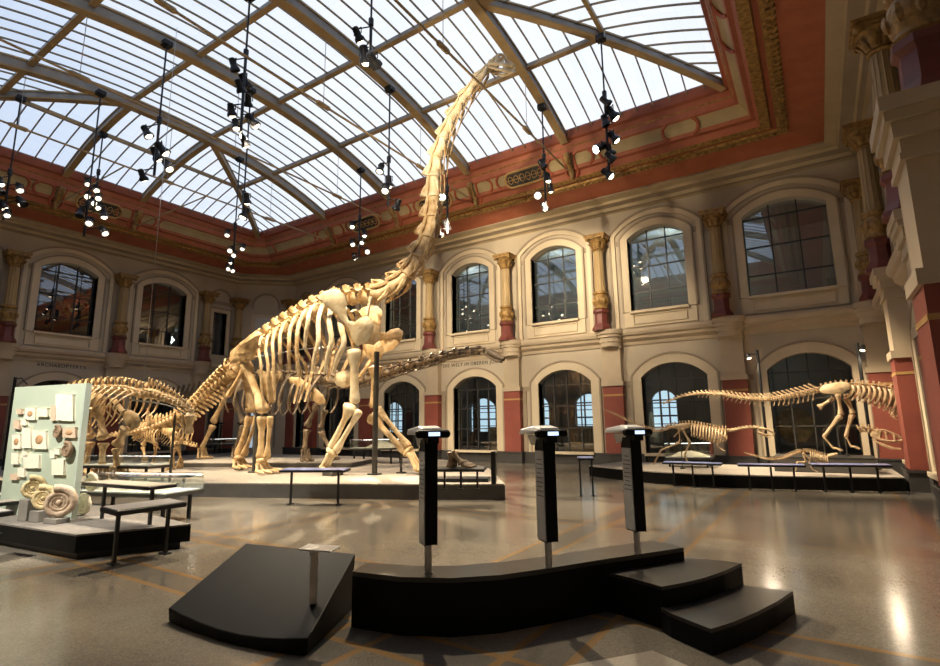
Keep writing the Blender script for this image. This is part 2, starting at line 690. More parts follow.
g.quad((6.2, -2, 0), (6.2, 21.5, 0), (6.2, 21.5, 10.5), (6.2, -2, 10.5))
g.quad((6.2, -2, 4.9), (6.2, 21.5, 4.9), (XR + .5, 21.5, 4.9), (XR + .5, -2, 4.9))
g.quad((6.2, -2, 10.45), (6.2, 21.5, 10.45), (XR + .5, 21.5, 10.45), (XR + .5, -2, 10.45))
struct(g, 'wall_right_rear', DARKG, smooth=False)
# daylight windows of the rear corridor
DAY = emit('daylit pane', (0.62, 0.84, 1.0), 1.5)
wcount = [0]
for i, (x, hw_) in enumerate(RWIN):
    wcount[0] += 1
    mb = MB()
    P = arch(x + 31, hw_, 1.2, 2.75, 3.25)
    mb.add([RW(p[0], -0.25, p[1]) for p in P], [tuple(range(len(P)))])
    ro = struct(mb, f'window_{wcount[0]}', DAY, smooth=False)
    mb = MB()
    for du in (-1, -.34, .34, 1):
        mb.tube([RW(x + 31 + du * hw_, -0.2, 1.2), RW(x + 31 + du * hw_, -0.2, topz((x + 31, hw_ + .01, 1, 2.75, 3.25), x + 31 + du * hw_))], 0.05, 4)
    for z, r_ in ((1.23, .05), (1.6, .03), (2.0, .06), (2.4, .03), (2.78, .05)):
        mb.tube([RW(x + 31 - hw_, -0.2, z), RW(x + 31 + hw_, -0.2, z)], r_, 4)
    mb.build('muntin', MUNT, ro, smooth=False)


# ---- window surrounds and glass
def ring(mb, W, p_in, p_out, w0, w1):
    n = len(p_in)
    for i in range(n - 1):
        a, b, c, d = p_in[i], p_in[i + 1], p_out[i + 1], p_out[i]
        mb.quad(W(a[0], w1, a[1]), W(b[0], w1, b[1]), W(c[0], w1, c[1]), W(d[0], w1, d[1]))
        mb.quad(W(a[0], w1, a[1]), W(b[0], w1, b[1]), W(b[0], w0, b[1]), W(a[0], w0, a[1]))
        mb.quad(W(d[0], w1, d[1]), W(c[0], w1, c[1]), W(c[0], 0, c[1]), W(d[0], 0, d[1]))
    for p, q in ((p_in[0], p_out[0]), (p_in[-1], p_out[-1])):
        mb.quad(W(p[0], w0, p[1]), W(q[0], w0, q[1]), W(q[0], w1, q[1]), W(p[0], w1, p[1]))


def grid_bars(mb, W, o, w, nu, zs, r=0.022):
    uc, hw, z0, zsp, zc = o
    for k in range(1, nu):
        u = uc - hw + 2 * hw * k / nu
        mb.box(W(u, w, (z0 + topz(o, u)) / 2), (r, r, (topz(o, u) - z0) / 2), (W.u, W.w, UP))
    for z in zs:
        h = hw
        if z > zsp:
            R = (hw * hw + (zc - zsp) ** 2) / (2 * max(1e-3, zc - zsp))
            h = sqrt(max(0, R * R - (z - zc + R) ** 2))
        mb.box(W(uc, w, z), (h, r, r), (W.u, W.w, UP))


def window(W, o, upper, detail=True, bay=True):
    uc, hw, z0, zs, zc = o
    wcount[0] += 1
    mb = MB()
    flat = zc - zs < 0.01
    b = 0.28 if upper else 0.34
    if flat:
        b = 0.2
    e1 = zs + (b if flat else .05)
    e2 = zs + (b + .07 if flat else .07)
    ring(mb, W, arch(uc, hw, z0, zs, zc), arch(uc, hw + b, z0, e1, zc + b), -0.35, 0.07)
    root = struct(mb, f'window_{wcount[0]}', CREAM, sharp=30)
    # outer fillet in taupe
    mb = MB()
    ring(mb, W, arch(uc, hw + b, z0, e1, zc + b), arch(uc, hw + b + 0.07, z0, e2, zc + b + .07), 0, 0.1)
    mb.build('fillet', TAUPE, root, sharp=30)
    mb = MB()
    P = arch(uc, hw, z0, zs, zc)
    mb.add([W(p[0], -0.3, p[1]) for p in P], [tuple(range(len(P)))])
    mb.build('pane', GLASSU if upper else GLASSL, root, smooth=False)
    mb = MB()
    H = zs - z0
    if flat:
        grid_bars(mb, W, o, -0.27, 2, [z0 + H * .33, z0 + H * .66])
    else:
        grid_bars(mb, W, o, -0.27, 3 if upper else 4, [z0 + H * k for k in ((.27, .62, .98) if upper else (.34, .66, .97))])
    mb.build('muntin', MUNT, root, smooth=False)
    if not flat:
        mb = MB()
        mb.box(W(uc, 0.06, z0 - 0.03), (hw + 0.02, 0.14, 0.05), (W.u, W.w, UP))
        if upper:
            mb.box(W(uc, 0.02, (z0 + 5.4) / 2), (hw + b, 0.05, (z0 - 5.4) / 2 - .03), (W.u, W.w, UP))
            for s1, s2 in ((1, 0), (-1, 0)):
                mb.box(W(uc, 0.09, 5.72 + s1 * .17), (hw * .92, 0.025, .02), (W.u, W.w, UP))
                mb.box(W(uc + s1 * hw * .92, 0.09, 5.72), (.02, 0.025, .19), (W.u, W.w, UP))
        else:
            mb.box(W(uc, -0.02, z0 / 2), (hw, 0.05, z0 / 2), (W.u, W.w, UP), mi=1)
        mb.build('sill', [CREAM, PLINTH], root, smooth=False)
    if upper and bay and not flat:
        mb = MB()
        ring(mb, W, arch(uc, hw + 0.50, 5.38, 9.3, 9.98), arch(uc, hw + 0.66, 5.38, 9.36, 10.16), 0, 0.1)
        mb.build('hood_mould', CREAM, root, sharp=30)
        mb = MB()
        ring(mb, W, arch(uc, hw + 0.66, 5.38, 9.36, 10.16), arch(uc, hw + 0.74, 5.38, 9.4, 10.24), 0, 0.14)
        mb.build('hood_edge', TAUPE, root, sharp=30)
    return root


for i, bb in enumerate(bF):
    window(WFo, (bb[0], bb[1]) + LOW[1:], False)
    window(WFo, (bb[2], bb[3]) + UPW[1:], True)
for o in nar:
    window(WFo, o, o[2] > 3)
for i, bb in enumerate(LB):
    if i < 1:
        continue
    window(WLw, (bb[0], bb[1]) + LOW[1:], False)
    window(WLw, (bb[2], bb[3]) + UPW[1:], True)
for o in narL:
    window(WLw, o, o[2] > 3)
for o in narC:
    window(WC, o, False)
for bb in RB[2:]:
    window(WRw, (bb[0], bb[1]) + LOW[1:], False)
    window(WRw, (bb[2], bb[3]) + UPW[1:], True)
# blind white panel in the corner wall's upper storey
mb = MB()
mb.box(WC(chm, 0.03, 7.1), (0.6, 0.03, 1.2), (WC.u, WC.w, UP), mi=1)
p_in = arch(chm, 0.6, 5.8, 8.3, 8.3)
ring(mb, WC, p_in, arch(chm, 0.78, 5.8, 8.48, 8.48), 0, 0.1)
struct(mb, 'trim_corner_panel', [CREAM, mat('white grey panel', (0.62, 0.62, 0.60), (0.55, 0.55, 0.53), 2, 0.6)], smooth=False)
for nm, W_, uu, hh in (('trim_corner_hood', WC, chm, .72), ('trim_bay_hood', WLw, 17.67 - YN, .6), ('trim_narrow_hood', WFo, -25.68 + 26.7, .55)):
    mb = MB()
    ring(mb, W_, arch(uu, hh, 8.85, 9.1, 9.75), arch(uu, hh + .1, 8.85, 9.1, 9.85), 0, 0.07)
    struct(mb, nm, TAUPE, sharp=30)


# ---- horizontal mouldings
def mould(name, W, prof, m, a=0.0, b=None, mi=None):
    """profile [(out, z)] swept along a wall"""
    b = W.L if b is None else b
    mb = MB()
    for (p, q) in zip(prof, prof[1:]):
        mb.quad(W(a, p[0], p[1]), W(b, p[0], p[1]), W(b, q[0], q[1]), W(a, q[0], q[1]))
    for uu in (a, b):
        mb.add([W(uu, p[0], p[1]) for p in prof], [tuple(range(len(prof)))])
    return struct(mb, name, m, smooth=False)


SC_PROF = [(0, 4.72), (.05, 4.72), (.07, 4.84), (.2, 4.95), (.22, 5.05), (.3, 5.1), (.34, 5.2), (.34, 5.28), (.3, 5.34), (0, 5.36)]
tn = 0
for W in (WFo, WLw, WC, WRw):
    tn += 1
    mould(f'trim_{tn}', W, SC_PROF, STONE)
# impost bands between the openings, both storeys
for W, lo, up in ((WFo, [(b[0], b[1] + .42) for b in bF] + [(1.02, .65)], [(b[2], b[3] + .36) for b in bF]),
                  (WLw, [(b[0], b[1] + .42) for b in LB] + [(17.67 - YN, .62)], [(b[2], b[3] + .36) for b in LB]),
                  (WRw, [(b[0], b[1] + .42) for b in RB], [(b[2], b[3] + .36) for b in RB])):
    tn += 1
    mb = MB()
    for z, h, hole in ((3.2, 0.1, lo), (9.0, 0.1, up)):
        cuts = sorted([(c - r, c + r) for c, r in hole])
        a = 0.0
        for c0, c1 in cuts + [(W.L, W.L)]:
            if c0 > a + .05:
                mb.box(W((a + c0) / 2, 0.02, z), ((c0 - a) / 2, 0.02, h), (W.u, W.w, UP))
            a = c1
    for u_ in ([x + 26.7 for x in FCOL[1:]] if W is WFo else [y - YN for y in SIDEC]):
        for sg in (-1, 1):
            mb.box(W(u_ + sg * .60, .025, 1.8), (.09, .025, 1.3), (W.u, W.w, UP))
    struct(mb, f'trim_{tn}', TAUPE, smooth=False)
for nm, W, hole in (('baseboard_far', WFo, [(b[0], b[1] + .0) for b in bF]), ('baseboard_left', WLw, [(b[0], b[1]) for b in LB]), ('baseboard_right', WRw, [(b[0], b[1]) for b in RB])):
    mb = MB()
    a = 0.0
    for c0, c1 in sorted([(c - r, c + r) for c, r in hole]) + [(W.L, W.L)]:
        if c0 > a + .05:
            mb.box(W((a + c0) / 2, 0.05, 0.24), ((c0 - a) / 2, 0.07, 0.24), (W.u, W.w, UP))
        a = c1
    struct(mb, nm, PLINTH, smooth=False)

# ---- ceiling cove round the skylight
PROF = [((0, 10.36), None), ((.12, 10.40), 0), ((.25, 10.42), 1), ((.3, 10.54), 0), ((.62, 10.58), 1), ((.66, 10.68), 0), ((1.0, 10.73), 0), ((1.0, 10.80), 1),
        ((1.96, 11.0), 2), ((1.97, 10.95), 3), ((2.24, 10.96), 3), ((2.26, 11.05), 3), ((2.40, 11.10), 4), ((2.43, 11.02), 3), ((2.70, 11.06), 3),
        ((2.74, 11.14), 2), ((2.80, 11.26), 2), ((2.92, 11.30), 4), ((2.97, 11.42), 2), ((3.08, 11.62), 5), ((3.20, 11.76), 5), ((3.28, 11.80), 2),
        ((3.32, 12.02), 2), ((3.36, 12.05), 3), ((3.42, 12.22), 2), ((3.52, 12.28), 4), ((3.58, 12.62), 4)]


def cove_loop(o, z):
    k = 0.41 * o
    ch = max(0.0, 1 - o / 3.5)
    A = V((XL + o, 18.7 - k, z))
    B = V((-26.7 + k, YF - o, z))
    if ch == 0:
        A = B = V((XL + o, YF - o, z))
        A = A + V((0, -.01, 0))
        B = B + V((.01, 0, 0))
    return [V((XL + o, YN + o, z)), A, B, V((XR - o, YF - o, z)), V((XR - o, YN + o, z))]


CREAMC = mat('cornice cream', (0.50, 0.40, 0.26), (0.44, 0.35, 0.22), 1.5, 0.75)


def gold_orn(name):
    m = mat(name, (0.50, 0.30, 0.085), (0.22, 0.12, 0.035), 9.0, 0.5, 0.25, 0.3, bscale=30)
    return m


mb = MB()
prev = None
for (oz, mi) in PROF:
    lp = cove_loop(*oz)
    if prev:
        for i in range(5):
            j = (i + 1) % 5
            mb.quad(prev[i], prev[j], lp[j], lp[i], mi)
    prev = lp
struct(mb, 'ceiling', [CREAMC, TAUPE, VERM, gold_orn('gilded ornament band'), mat('dark red moulding', (0.33, 0.085, 0.04), (0.27, 0.07, 0.03), 3, 0.6), OCHRE], smooth=False)
# egg-and-dart beads along the gilded bands of the far and right coves
mb = MB()
k = 0
y = 6.0
while y < 18.8:
    mb.ball((XR - 2.1, y, 10.95), (.075, .075, .05), 6, 4)
    mb.box((XR - 1.97, y, 10.95), (.03, .045, .04))
    y += 0.24
x = -26.0
while x < -0.2:
    mb.ball((x, YF - 2.1, 10.95), (.075, .075, .05), 6, 4)
    x += 0.24
struct(mb, 'trim_beading', GOLD)

# ---- skylight
YC, YH = 9.75, 7.75
X0, X1 = XL + 3.56, XR - 3.56
RIBX = [-20.25, -15.85, -11.44, -7.03]


def fy(y):
    return 12.55 + 1.33 * (1 - abs((y - YC) / YH) ** 2.2)


ZK = fy(YC + 1.55)


def gprof(t):
    return (fy(YC + YH - 6.2 * t) - 12.55) / (ZK - 12.55)


def roofz(x, y):
    tx = min((x - X0) / (RIBX[0] - X0), (X1 - x) / (X1 - RIBX[3]))
    ty = min(YC + YH - y, y - YC + YH) / 6.2
    if tx >= 1 or ty < tx:
        return fy(y)
    yc = min(max(y, YC - 1.55), YC + 1.55)
    return 12.55 + (fy(yc) - 12.55) * gprof(tx)


sky = thing('skylight', 'wide hipped glass and iron skylight', '', ((X0 + X1) / 2, YC, 12.5), kind='structure')
mb = MB()
nx, ny = 80, 52
xs = [X0 + (X1 - X0) * i / nx for i in range(nx + 1)]
ys = [YC - YH + 2 * YH * j / ny for j in range(ny + 1)]
vs = [(x, y, roofz(x, y) + .02) for x in xs for y in ys]
fs = [(i * (ny + 1) + j, (i + 1) * (ny + 1) + j, (i + 1) * (ny + 1) + j + 1, i * (ny + 1) + j + 1) for i in range(nx) for j in range(ny)]
mb.add(vs, fs)
mb.build('glazing', frosted('milky skylight glass'), sky)


def beam(P, w, h, dz, mb, mi=0):
    """rectangular bar following points, its top dz below them"""
    n = len(P)
    vs = []
    for i, p in enumerate(P):
        t = P[min(i + 1, n - 1)] - P[max(i - 1, 0)]
        s = t.cross(UP)
        s.normalize()
        for a, b in ((-w, -dz), (w, -dz), (w, -dz - h), (-w, -dz - h)):
            vs.append(p + s * a + UP * b)
    fs = []
    for i in range(n - 1):
        for k in range(4):
            fs.append((i * 4 + k, i * 4 + (k + 1) % 4, (i + 1) * 4 + (k + 1) % 4, (i + 1) * 4 + k))
    fs += [(3, 2, 1, 0), tuple((n - 1) * 4 + k for k in range(4))]
    mb.add(vs, fs, mi)


def ipoly(f, n=14):
    return [f(i / n) for i in range(n + 1)]


def rib(name, f, w=.11, h=.34, n=16):
    P = ipoly(f, n)
    mb = MB()
    beam(P, w * .62, h, .03, mb, 0)
    beam(P, w, .06, .03, mb, 1)
    beam(P, w * 1.15, .06, .03 + h, mb, 1)
    return mb.build(name, [WEBG, RIBP], sky, sharp=30)


def pz(x, y):
    return V((x, y, roofz(x, y)))


for x in RIBX:
    rib('rib', lambda t, x=x: V((x, YC - YH + 2 * YH * t, fy(YC - YH + 2 * YH * t))), .13, .36, 24)
for xe, xr in ((X0, RIBX[0]), (X1, RIBX[3])):
    for sg in (1, -1):
        rib('hip_rib', lambda t, xe=xe, xr=xr, sg=sg: V((xe + (xr - xe) * t, YC + sg * (YH - 6.2 * t), fy(YC + YH - 6.2 * t))), .10, .26)
        rib('jack_rib', lambda t, xe=xe, xr=xr, sg=sg: V((xe + (xr - xe) * t, YC + sg * 1.55, 12.55 + (ZK - 12.55) * gprof(t))), .10, .28)
# purlins
for dy in (4.6, 1.55):
    for sg in (1, -1):
        y = YC + sg * dy
        t = (YH - dy) / 6.2
        xa = X0 + (RIBX[0] - X0) * t
        xb = X1 - (X1 - RIBX[3]) * t
        mb = MB()
        beam([V((xa, y, fy(y))), V((xb, y, fy(y)))], .07, .15, .03, mb, 0)
        beam([V((xa, y, fy(y))), V((xb, y, fy(y)))], .09, .04, .16, mb, 1)
        mb.build('purlin', [WEBG, RIBP], sky, smooth=False)
t = (YH - 4.6) / 6.2
for xe, xr in ((X0, RIBX[0]), (X1, RIBX[3])):
    x = xe + (xr - xe) * t
    mb = MB()
    P = [pz(x, YC - 4.6), pz(x, YC - 1.56), pz(x, YC + 1.56), pz(x, YC + 4.6)]
    beam(P, .06, .14, .03, mb, 0)
    mb.build('purlin', [RIBP], sky, smooth=False)
# glazing bars: one mesh for each roof face
mb = MB()
for a, b in zip(RIBX, RIBX[1:]):
    for k in range(1, 8):
        x = a + (b - a) * k / 8
        beam(ipoly(lambda t: V((x, YC - YH + 2 * YH * t, fy(YC - YH + 2 * YH * t))), 20), .02, .05, .05, mb)
mb.build('glazing_bar_grid', BARB, sky, smooth=False)
for xe, xr in ((X0, RIBX[0]), (X1, RIBX[3])):
    mb = MB()
    for k in range(1, 10):
        x = xe + (xr - xe) * k / 10
        tt = k / 10
        for sg in (1, -1):
            beam(ipoly(lambda t: V((x, YC + sg * (YH - 6.2 * tt * t), fy(YC + YH - 6.2 * tt * t))), 8), .02, .05, .05, mb)
    for k in range(1, 11):
        tt = k / 11
        for sg in (1, -1):
            y = YC + sg * (YH - 6.2 * tt)
            beam(ipoly(lambda t: V((xe + (xr - xe) * tt * t, y, 12.55 + (ZK - 12.55) * gprof(tt * t))), 8), .02, .05, .05, mb)
    for k in range(6):
        y = YC - 1.55 + 3.1 * k / 5
        if k in (0, 5):
            continue
        beam(ipoly(lambda t: pz(xe + (xr - xe) * t * .999, y), 10), .02, .05, .05, mb)
    mb.build('glazing_bar_grid', BARB, sky, smooth=False)
# tie rods with turnbuckles and hangers
for x in RIBX:
    mb = MB()
    ya, yb = YC - 7.9, YC + 7.9
    mb.tube([(x, ya, 11.1), (x, yb, 11.1)], 0.035, 6)
    for y in (14.35, 9.71, 5.1):
        mb.tube([(x, y - .28, 11.1), (x, y - .2, 11.1), (x, y + .2, 11.1), (x, y + .28, 11.1)], [.03, .075, .075, .03], 6)
    ro = mb.build('tie_rod', RIBP, sky)
    mb = MB()
    for y in (14.35, 9.71, 5.1):
        mb.tube([(x, y, 11.1), (x, y, fy(y) - .38)], 0.010, 5)
    mb.build('hanger_wire', WEBG, sky)
mb = MB()
xm = X0 + 2.9
mb.tube([(X0 - .4, 11.3, 11.1), (RIBX[0], 11.3, 11.1)], 0.03, 6)
mb.build('tie_rod', RIBP, sky)
mb = MB()
mb.tube([(X0 - .4, 8.2, 11.1), (RIBX[0], 8.2, 11.1)], 0.03, 6)
mb.build('tie_rod', RIBP, sky)

# ---- gilded brackets and vent grilles in the cove
WCF = Wall((0, YF, 0), (1, 0, 0), (0, -1, 0), 0)
WCL = Wall((XL, 0, 0), (0, 1, 0), (1, 0, 0), 0)
WCR = Wall((XR, 0, 0), (0, 1, 0), (-1, 0, 0), 0)
VENT = mat('pierced dark grille', (0.05, 0.045, 0.035), (0.02, 0.018, 0.015), 20, 0.6)
REDM = mat('red cove moulding', (0.42, 0.10, 0.045), (0.34, 0.08, 0.035), 3, 0.6)
SL = V((0.35, 0.44)).normalized()          # direction of the sloping cove face (out, up)


def cv(W, u, s, lift=0.0):
    """point on the sloping cove face: s metres up the slope from its lower edge"""
    return W(u, 2.95 + s * .56 + lift * .83, 11.40 + s * .83 - lift * .56)


def bracket(W, u, label):
    r = thing('cove_bracket', label, 'bracket', cv(W, u, 0), group='gilded brackets in the cove')
    mb = MB()
    P = [cv(W, u, .5, .03), cv(W, u, .52, .2), cv(W, u, .3, .24), cv(W, u, .05, .16), cv(W, u, -.2, .12), cv(W, u, -.38, .22), cv(W, u, -.5, .1)]
    mb.tube(crom(P, 4), [.10] * 4 + [.13] * 6 + [.10] * 8 + [.08] * 7, 8, side=W.u, flat=.8)
    mb.build('console', GOLD, r)
    mb = MB()
    for sg in (1, -1):
        mb.tube(crom([cv(W, u + sg * .34, .5, .03), cv(W, u + sg * .22, .42, .05), cv(W, u + sg * .19, .1, .05), cv(W, u + sg * .24, -.2, .05), cv(W, u + sg * .12, -.42, .05)], 5), .05, 6)
    mb.build('scroll_frame', REDM, r)


def cove_arcs(W, us, mb):
    for u, sg in us:
        mb.tube(crom([cv(W, u, .5, .02), cv(W, u + sg * .14, .36, .03), cv(W, u + sg * .18, .2, .03), cv(W, u + sg * .12, .04, .03), cv(W, u, -.06, .02)], 5), .055, 6)


def grille(W, u, label):
    r = thing('vent_grille', label, 'vent', cv(W, u, .1), group='oval vent grilles in the cove')
    outl = []
    for k in range(20):
        q = 2 * pi * k / 20
        du = (.6 if cos(q) > 0 else -.6) + .3 * cos(q)
        outl.append(cv(W, u + du, .16 + .31 * sin(q), .06))
    mb = MB()
    mb.tube(outl, .05, 6, close=True)
    mb.build('rim', GOLDL, r)
    mb = MB()
    mb.add(outl, [tuple(range(20))])
    mb.build('backing', VENT, r, smooth=False)
    mb = MB()
    for du in (-.66, -.4, -.13, .13, .4, .66):
        ringp = [cv(W, u + du + .11 * cos(q * pi / 4), .16 + .15 * sin(q * pi / 4), .08) for q in range(8)]
        mb.tube(ringp, .018, 5, close=True)
    mb.tube([cv(W, u - .85, .16, .08), cv(W, u + .85, .16, .08)], .015, 4)
    mb.build('tracery', GOLDL, r)


ordn = ['first', 'second', 'third', 'fourth', 'fifth', 'sixth', 'seventh', 'eighth']
for k, x in enumerate([-7.03, -11.44, -15.85, -20.25]):
    bracket(WCF, x, f'gilded scroll bracket in the far cove, {ordn[k]} rib foot from the right corner')
for k, y in enumerate([11.3, 8.2]):
    bracket(WCL, y, ['gilded scroll bracket in the left cove, nearer the far corner', 'gilded scroll bracket in the left cove, nearer the camera'][k])
for k, x in enumerate([-8.05, -12.6, -16.9]):
    grille(WCF, x - .9, ['oval pierced vent grille in far cove behind the neck shadow', 'oval pierced vent grille in far cove just behind the long neck', 'oval pierced vent grille in far cove left of the long neck'][k])
grille(WCL, 9.75, 'oval pierced vent grille in the left cove between two brackets')
mb = MB()
arcs = []
for x in RIBX:
    arcs += [(x - .75, -1), (x + .75, 1), (x - 1.35, 1), (x + 1.35, -1)]
arcs += [(-24.9, 1), (-2.6, 1), (-3.4, -1)]
cove_arcs(WCF, arcs, mb)
arcs = []
for y in (11.3, 8.2):
    arcs += [(y - .7, -1), (y + .7, 1), (y - 1.2, 1) if y < 9 else (y + 1.2, -1)]
cove_arcs(WCL, arcs, mb)
cove_arcs(WCR, [(y, 1) for y in (14.4, 12.9, 9.5)], mb)
struct(mb, 'trim_cove_arcs', REDM)


# ---- upper columns
def octa(mb, c, prof, mi=0, seg=8):
    mb.lathe(c, prof, seg, mi=mi, rot=pi / 8)


def column(W, u, out, label, sc=1.0):
    c = W(u, out, 0)
    r = thing('wall_column', label, 'column', c + UP * 5.36, group='gilded upper storey columns')
    ax = (W.u, W.w, UP)
    mb = MB()
    octa(mb, c, [(.39, 5.36), (.39, 5.46), (.35, 5.52), (.30, 5.60), (.27, 5.66), (.26, 6.02), (.29, 6.06), (.33, 6.1), (.33, 6.2), (.28, 6.22)])
    mb.build('pedestal', DKRED, r, sharp=30)
    mb = MB()
    mb.lathe(c, [(.27, 6.22), (.31, 6.26), (.27, 6.32), (.25, 6.36), (.30, 6.5), (.32, 6.62), (.28, 6.76), (.24, 6.82), (.30, 6.88), (.30, 6.95), (.24, 6.98)], 14)
    for k in range(8):
        q = 2 * pi * k / 8
        mb.ball(c + V((cos(q) * .29, sin(q) * .29, 6.58)), (.07, .07, .14), 6, 4)
    mb.build('carved_drum', GOLD, r)
    mb = MB()
    n = 16
    vs, fs = [], []
    prof = [(.195, 6.98), (.19, 7.3), (.183, 7.9), (.172, 8.4), (.165, 8.72)]
    mb.lathe(c, prof, 16)
    for k in range(12):
        q = 2 * pi * k / 12
        mb.tube([c + V((cos(q) * .188, sin(q) * .188, 7.0)), c + V((cos(q) * .16, sin(q) * .16, 8.7))], .024, 5)
    mb.build('shaft', SHAFT, r)
    mb = MB()
    mb.lathe(c, [(.21, 8.70), (.24, 8.74), (.2, 8.78), (.2, 8.86), (.24, 9.0), (.31, 9.12), (.36, 9.18)], 14)
    mb.box(c + UP * 9.24, (.40, .40, .05), ax)
    mb.box(c + UP * 9.32, (.44, .44, .035), ax)
    for k in range(8):
        q = 2 * pi * (k + .5) / 8
        d = W.u * cos(q) + W.w * sin(q)
        mb.tube([c + d * .21 + UP * 8.8, c + d * .28 + UP * 8.95, c + d * .37 + UP * 9.05, c + d * .40 + UP * 8.98], [.07, .08, .06, .03], 6, side=UP.cross(d), flat=.5)
    for k in range(4):
        q = pi / 4 + pi / 2 * k
        d = W.u * cos(q) + W.w * sin(q)
        mb.ball(c + d * .48 + UP * 9.17, .075, 8, 5)
    mb.build('capital', GOLD, r)
    return r


def pilaster(W, u, label, prot=.32, hw=.40, bulge=True):
    c = W(u, 0, 0)
    r = thing('wall_pilaster', label, 'pilaster', c, group='ground floor pilasters with red panels')
    ax = (W.u, W.w, UP)

    def bx(z0, z1, h, p, mbx, mi=0):
        mbx.box(W(u, p / 2 + .001, (z0 + z1) / 2), (h, p / 2, (z1 - z0) / 2), ax, mi)
    mb = MB()
    bx(0, .5, hw + .06, prot + .06, mb)
    bx(.44, .5, hw + .09, prot + .09, mb)
    mb.build('plinth', PLINTH, r, smooth=False)
    mb = MB()
    bx(.5, 2.72, hw, prot, mb)
    bx(2.79, 3.12, hw, prot, mb)
    mb.build('red_panel', REDP, r, smooth=False)
    mb = MB()
    bx(2.72, 2.79, hw + .01, prot + .01, mb)
    mb.build('gold_line', GOLDL, r, smooth=False)
    mb = MB()
    bx(3.12, 3.3, hw + .05, prot + .05, mb)
    bx(3.3, 4.66, hw - .03, prot - .03, mb)
    bx(4.60, 4.68, hw + .02, prot + .02, mb)
    mb.build('shaft', STONE, r, smooth=False)
    mb = MB()
    if bulge:
        for z0, z1, rr in ((4.68, 4.86, .42), (4.86, 5.06, .46), (5.06, 5.18, .52), (5.18, 5.36, .57)):
            mb.prism([W(u + rr * cos(q * pi / 10), .12 + rr * .86 * sin(q * pi / 10) + .08, z0) for q in range(11)] + [W(u - rr, .0, z0), W(u + rr, .0, z0)], UP * (z1 - z0))
    else:
        for z0, z1, e in ((4.68, 4.86, 0), (4.86, 5.06, .06), (5.06, 5.18, .12), (5.18, 5.36, .16)):
            mb.box(W(u, (prot + e) / 2, (z0 + z1) / 2), (hw + e, (prot + e) / 2, (z1 - z0) / 2), ax)
    mb.build('entablature_block', STONE, r, sharp=30)
    return r


PL_F = [x for x in FCOL]
PL_F[2] += .05
PL_F[3] += .1
PL_F[4] += .25
PL_F[5] = -2.40
for k, x in enumerate(reversed(PL_F)):
    n = len(PL_F)
    pos = 'in the right corner' if k == 0 else f'{ordn[k]} from the right corner'
    pilaster(WF, x, f'red-panelled ground floor pilaster on the far wall, {pos}')
UC_F = [x for x in FCOL]
UC_F[5] = -2.56
for k, x in enumerate(reversed(UC_F)):
    pos = 'in the right corner' if k == 0 else f'{ordn[k]} from the right corner'
    column(WF, x, .42, f'gilded upper column with red pedestal on the far wall, {pos}')
for k, y in enumerate([16.64, 12.23, 7.82]):
    column(WCL, y, .42, f'gilded upper column on the left wall, {ordn[k]} from the narrow corner bay')
    pilaster(WCL, y, f'red-panelled pilaster on the left wall, {ordn[k]} from the narrow corner bay')
column(WCL, 18.62, .40, 'slim gilded column at left end of the chamfered far corner')
column(WF, -26.62, .40, 'slim gilded column at right end of the chamfered far corner')
pilaster(WCL, 18.55, 'red-panelled pilaster at left end of the chamfered far corner', .2, .3)
pilaster(WF, -26.55, 'red-panelled pilaster at right end of the chamfered far corner', .2, .3)
for k, (y, pr) in enumerate([(16.64, .42), (12.23, .42), (7.9, .95)]):
    lab = ['farthest of the right wall', 'middle one of the right wall', 'nearest one of the right wall'][k]
    pilaster(WCR, y, f'dark red-panelled square pilaster, {lab}', pr, .42, bulge=False)
    column(WCR, y, pr - .1 if k < 2 else pr - .42, f'dim ornate column on red pedestal, {lab}')


# ---- lettering on the walls
def lettering(txt, W, u, z, width, label):
    """raised lettering, one mesh for each word, fitted to a width"""
    xx = UP.cross(W.w)          # reading direction seen from the hall
    r = thing('wall_lettering', label, 'lettering', W(u, .016, z))
    words = []
    dg = None
    for wd in txt.split():
        cu = bpy.data.curves.new('word', 'FONT')
        cu.body = wd
        cu.size = 1
        cu.extrude = .03
        cu.align_y = 'CENTER'
        cu.space_character = 1.2
        ob = bpy.data.objects.new('tmp', cu)
        COL.objects.link(ob)
        dg = bpy.context.evaluated_depsgraph_get()
        me = bpy.data.meshes.new_from_object(ob.evaluated_get(dg))
        bpy.data.objects.remove(ob)
        x0 = min(v.co.x for v in me.vertices)
        x1 = max(v.co.x for v in me.vertices)
        words.append((me, x0, x1))
    tot = sum(b - a for m, a, b in words) + .5 * (len(words) - 1)
    sc = width / tot
    x = -width / 2
    for me, a, b in words:
        me.materials.clear()
        me.materials.append(MUNT)
        o2 = bpy.data.objects.new('word', me)
        COL.objects.link(o2)
        o2.parent = r
        Mx = (Matrix((xx, UP, W.w)).transposed() @ Matrix.Diagonal((sc, sc * 1.05, sc))).to_4x4()
        Mx.translation = xx * (x - a * sc)
        o2.matrix_local = Mx
        x += (b - a + .5) * sc


lettering('DIE WELT IM OBEREN JURA', WF, -13.66, 4.53, 3.25, 'dark lettering DIE WELT IM OBEREN JURA above an arch')
lettering('ARCHAEOPTERYX', WCL, 10.13, 4.58, 1.95, 'dark lettering ARCHAEOPTERYX above the left wall arch')

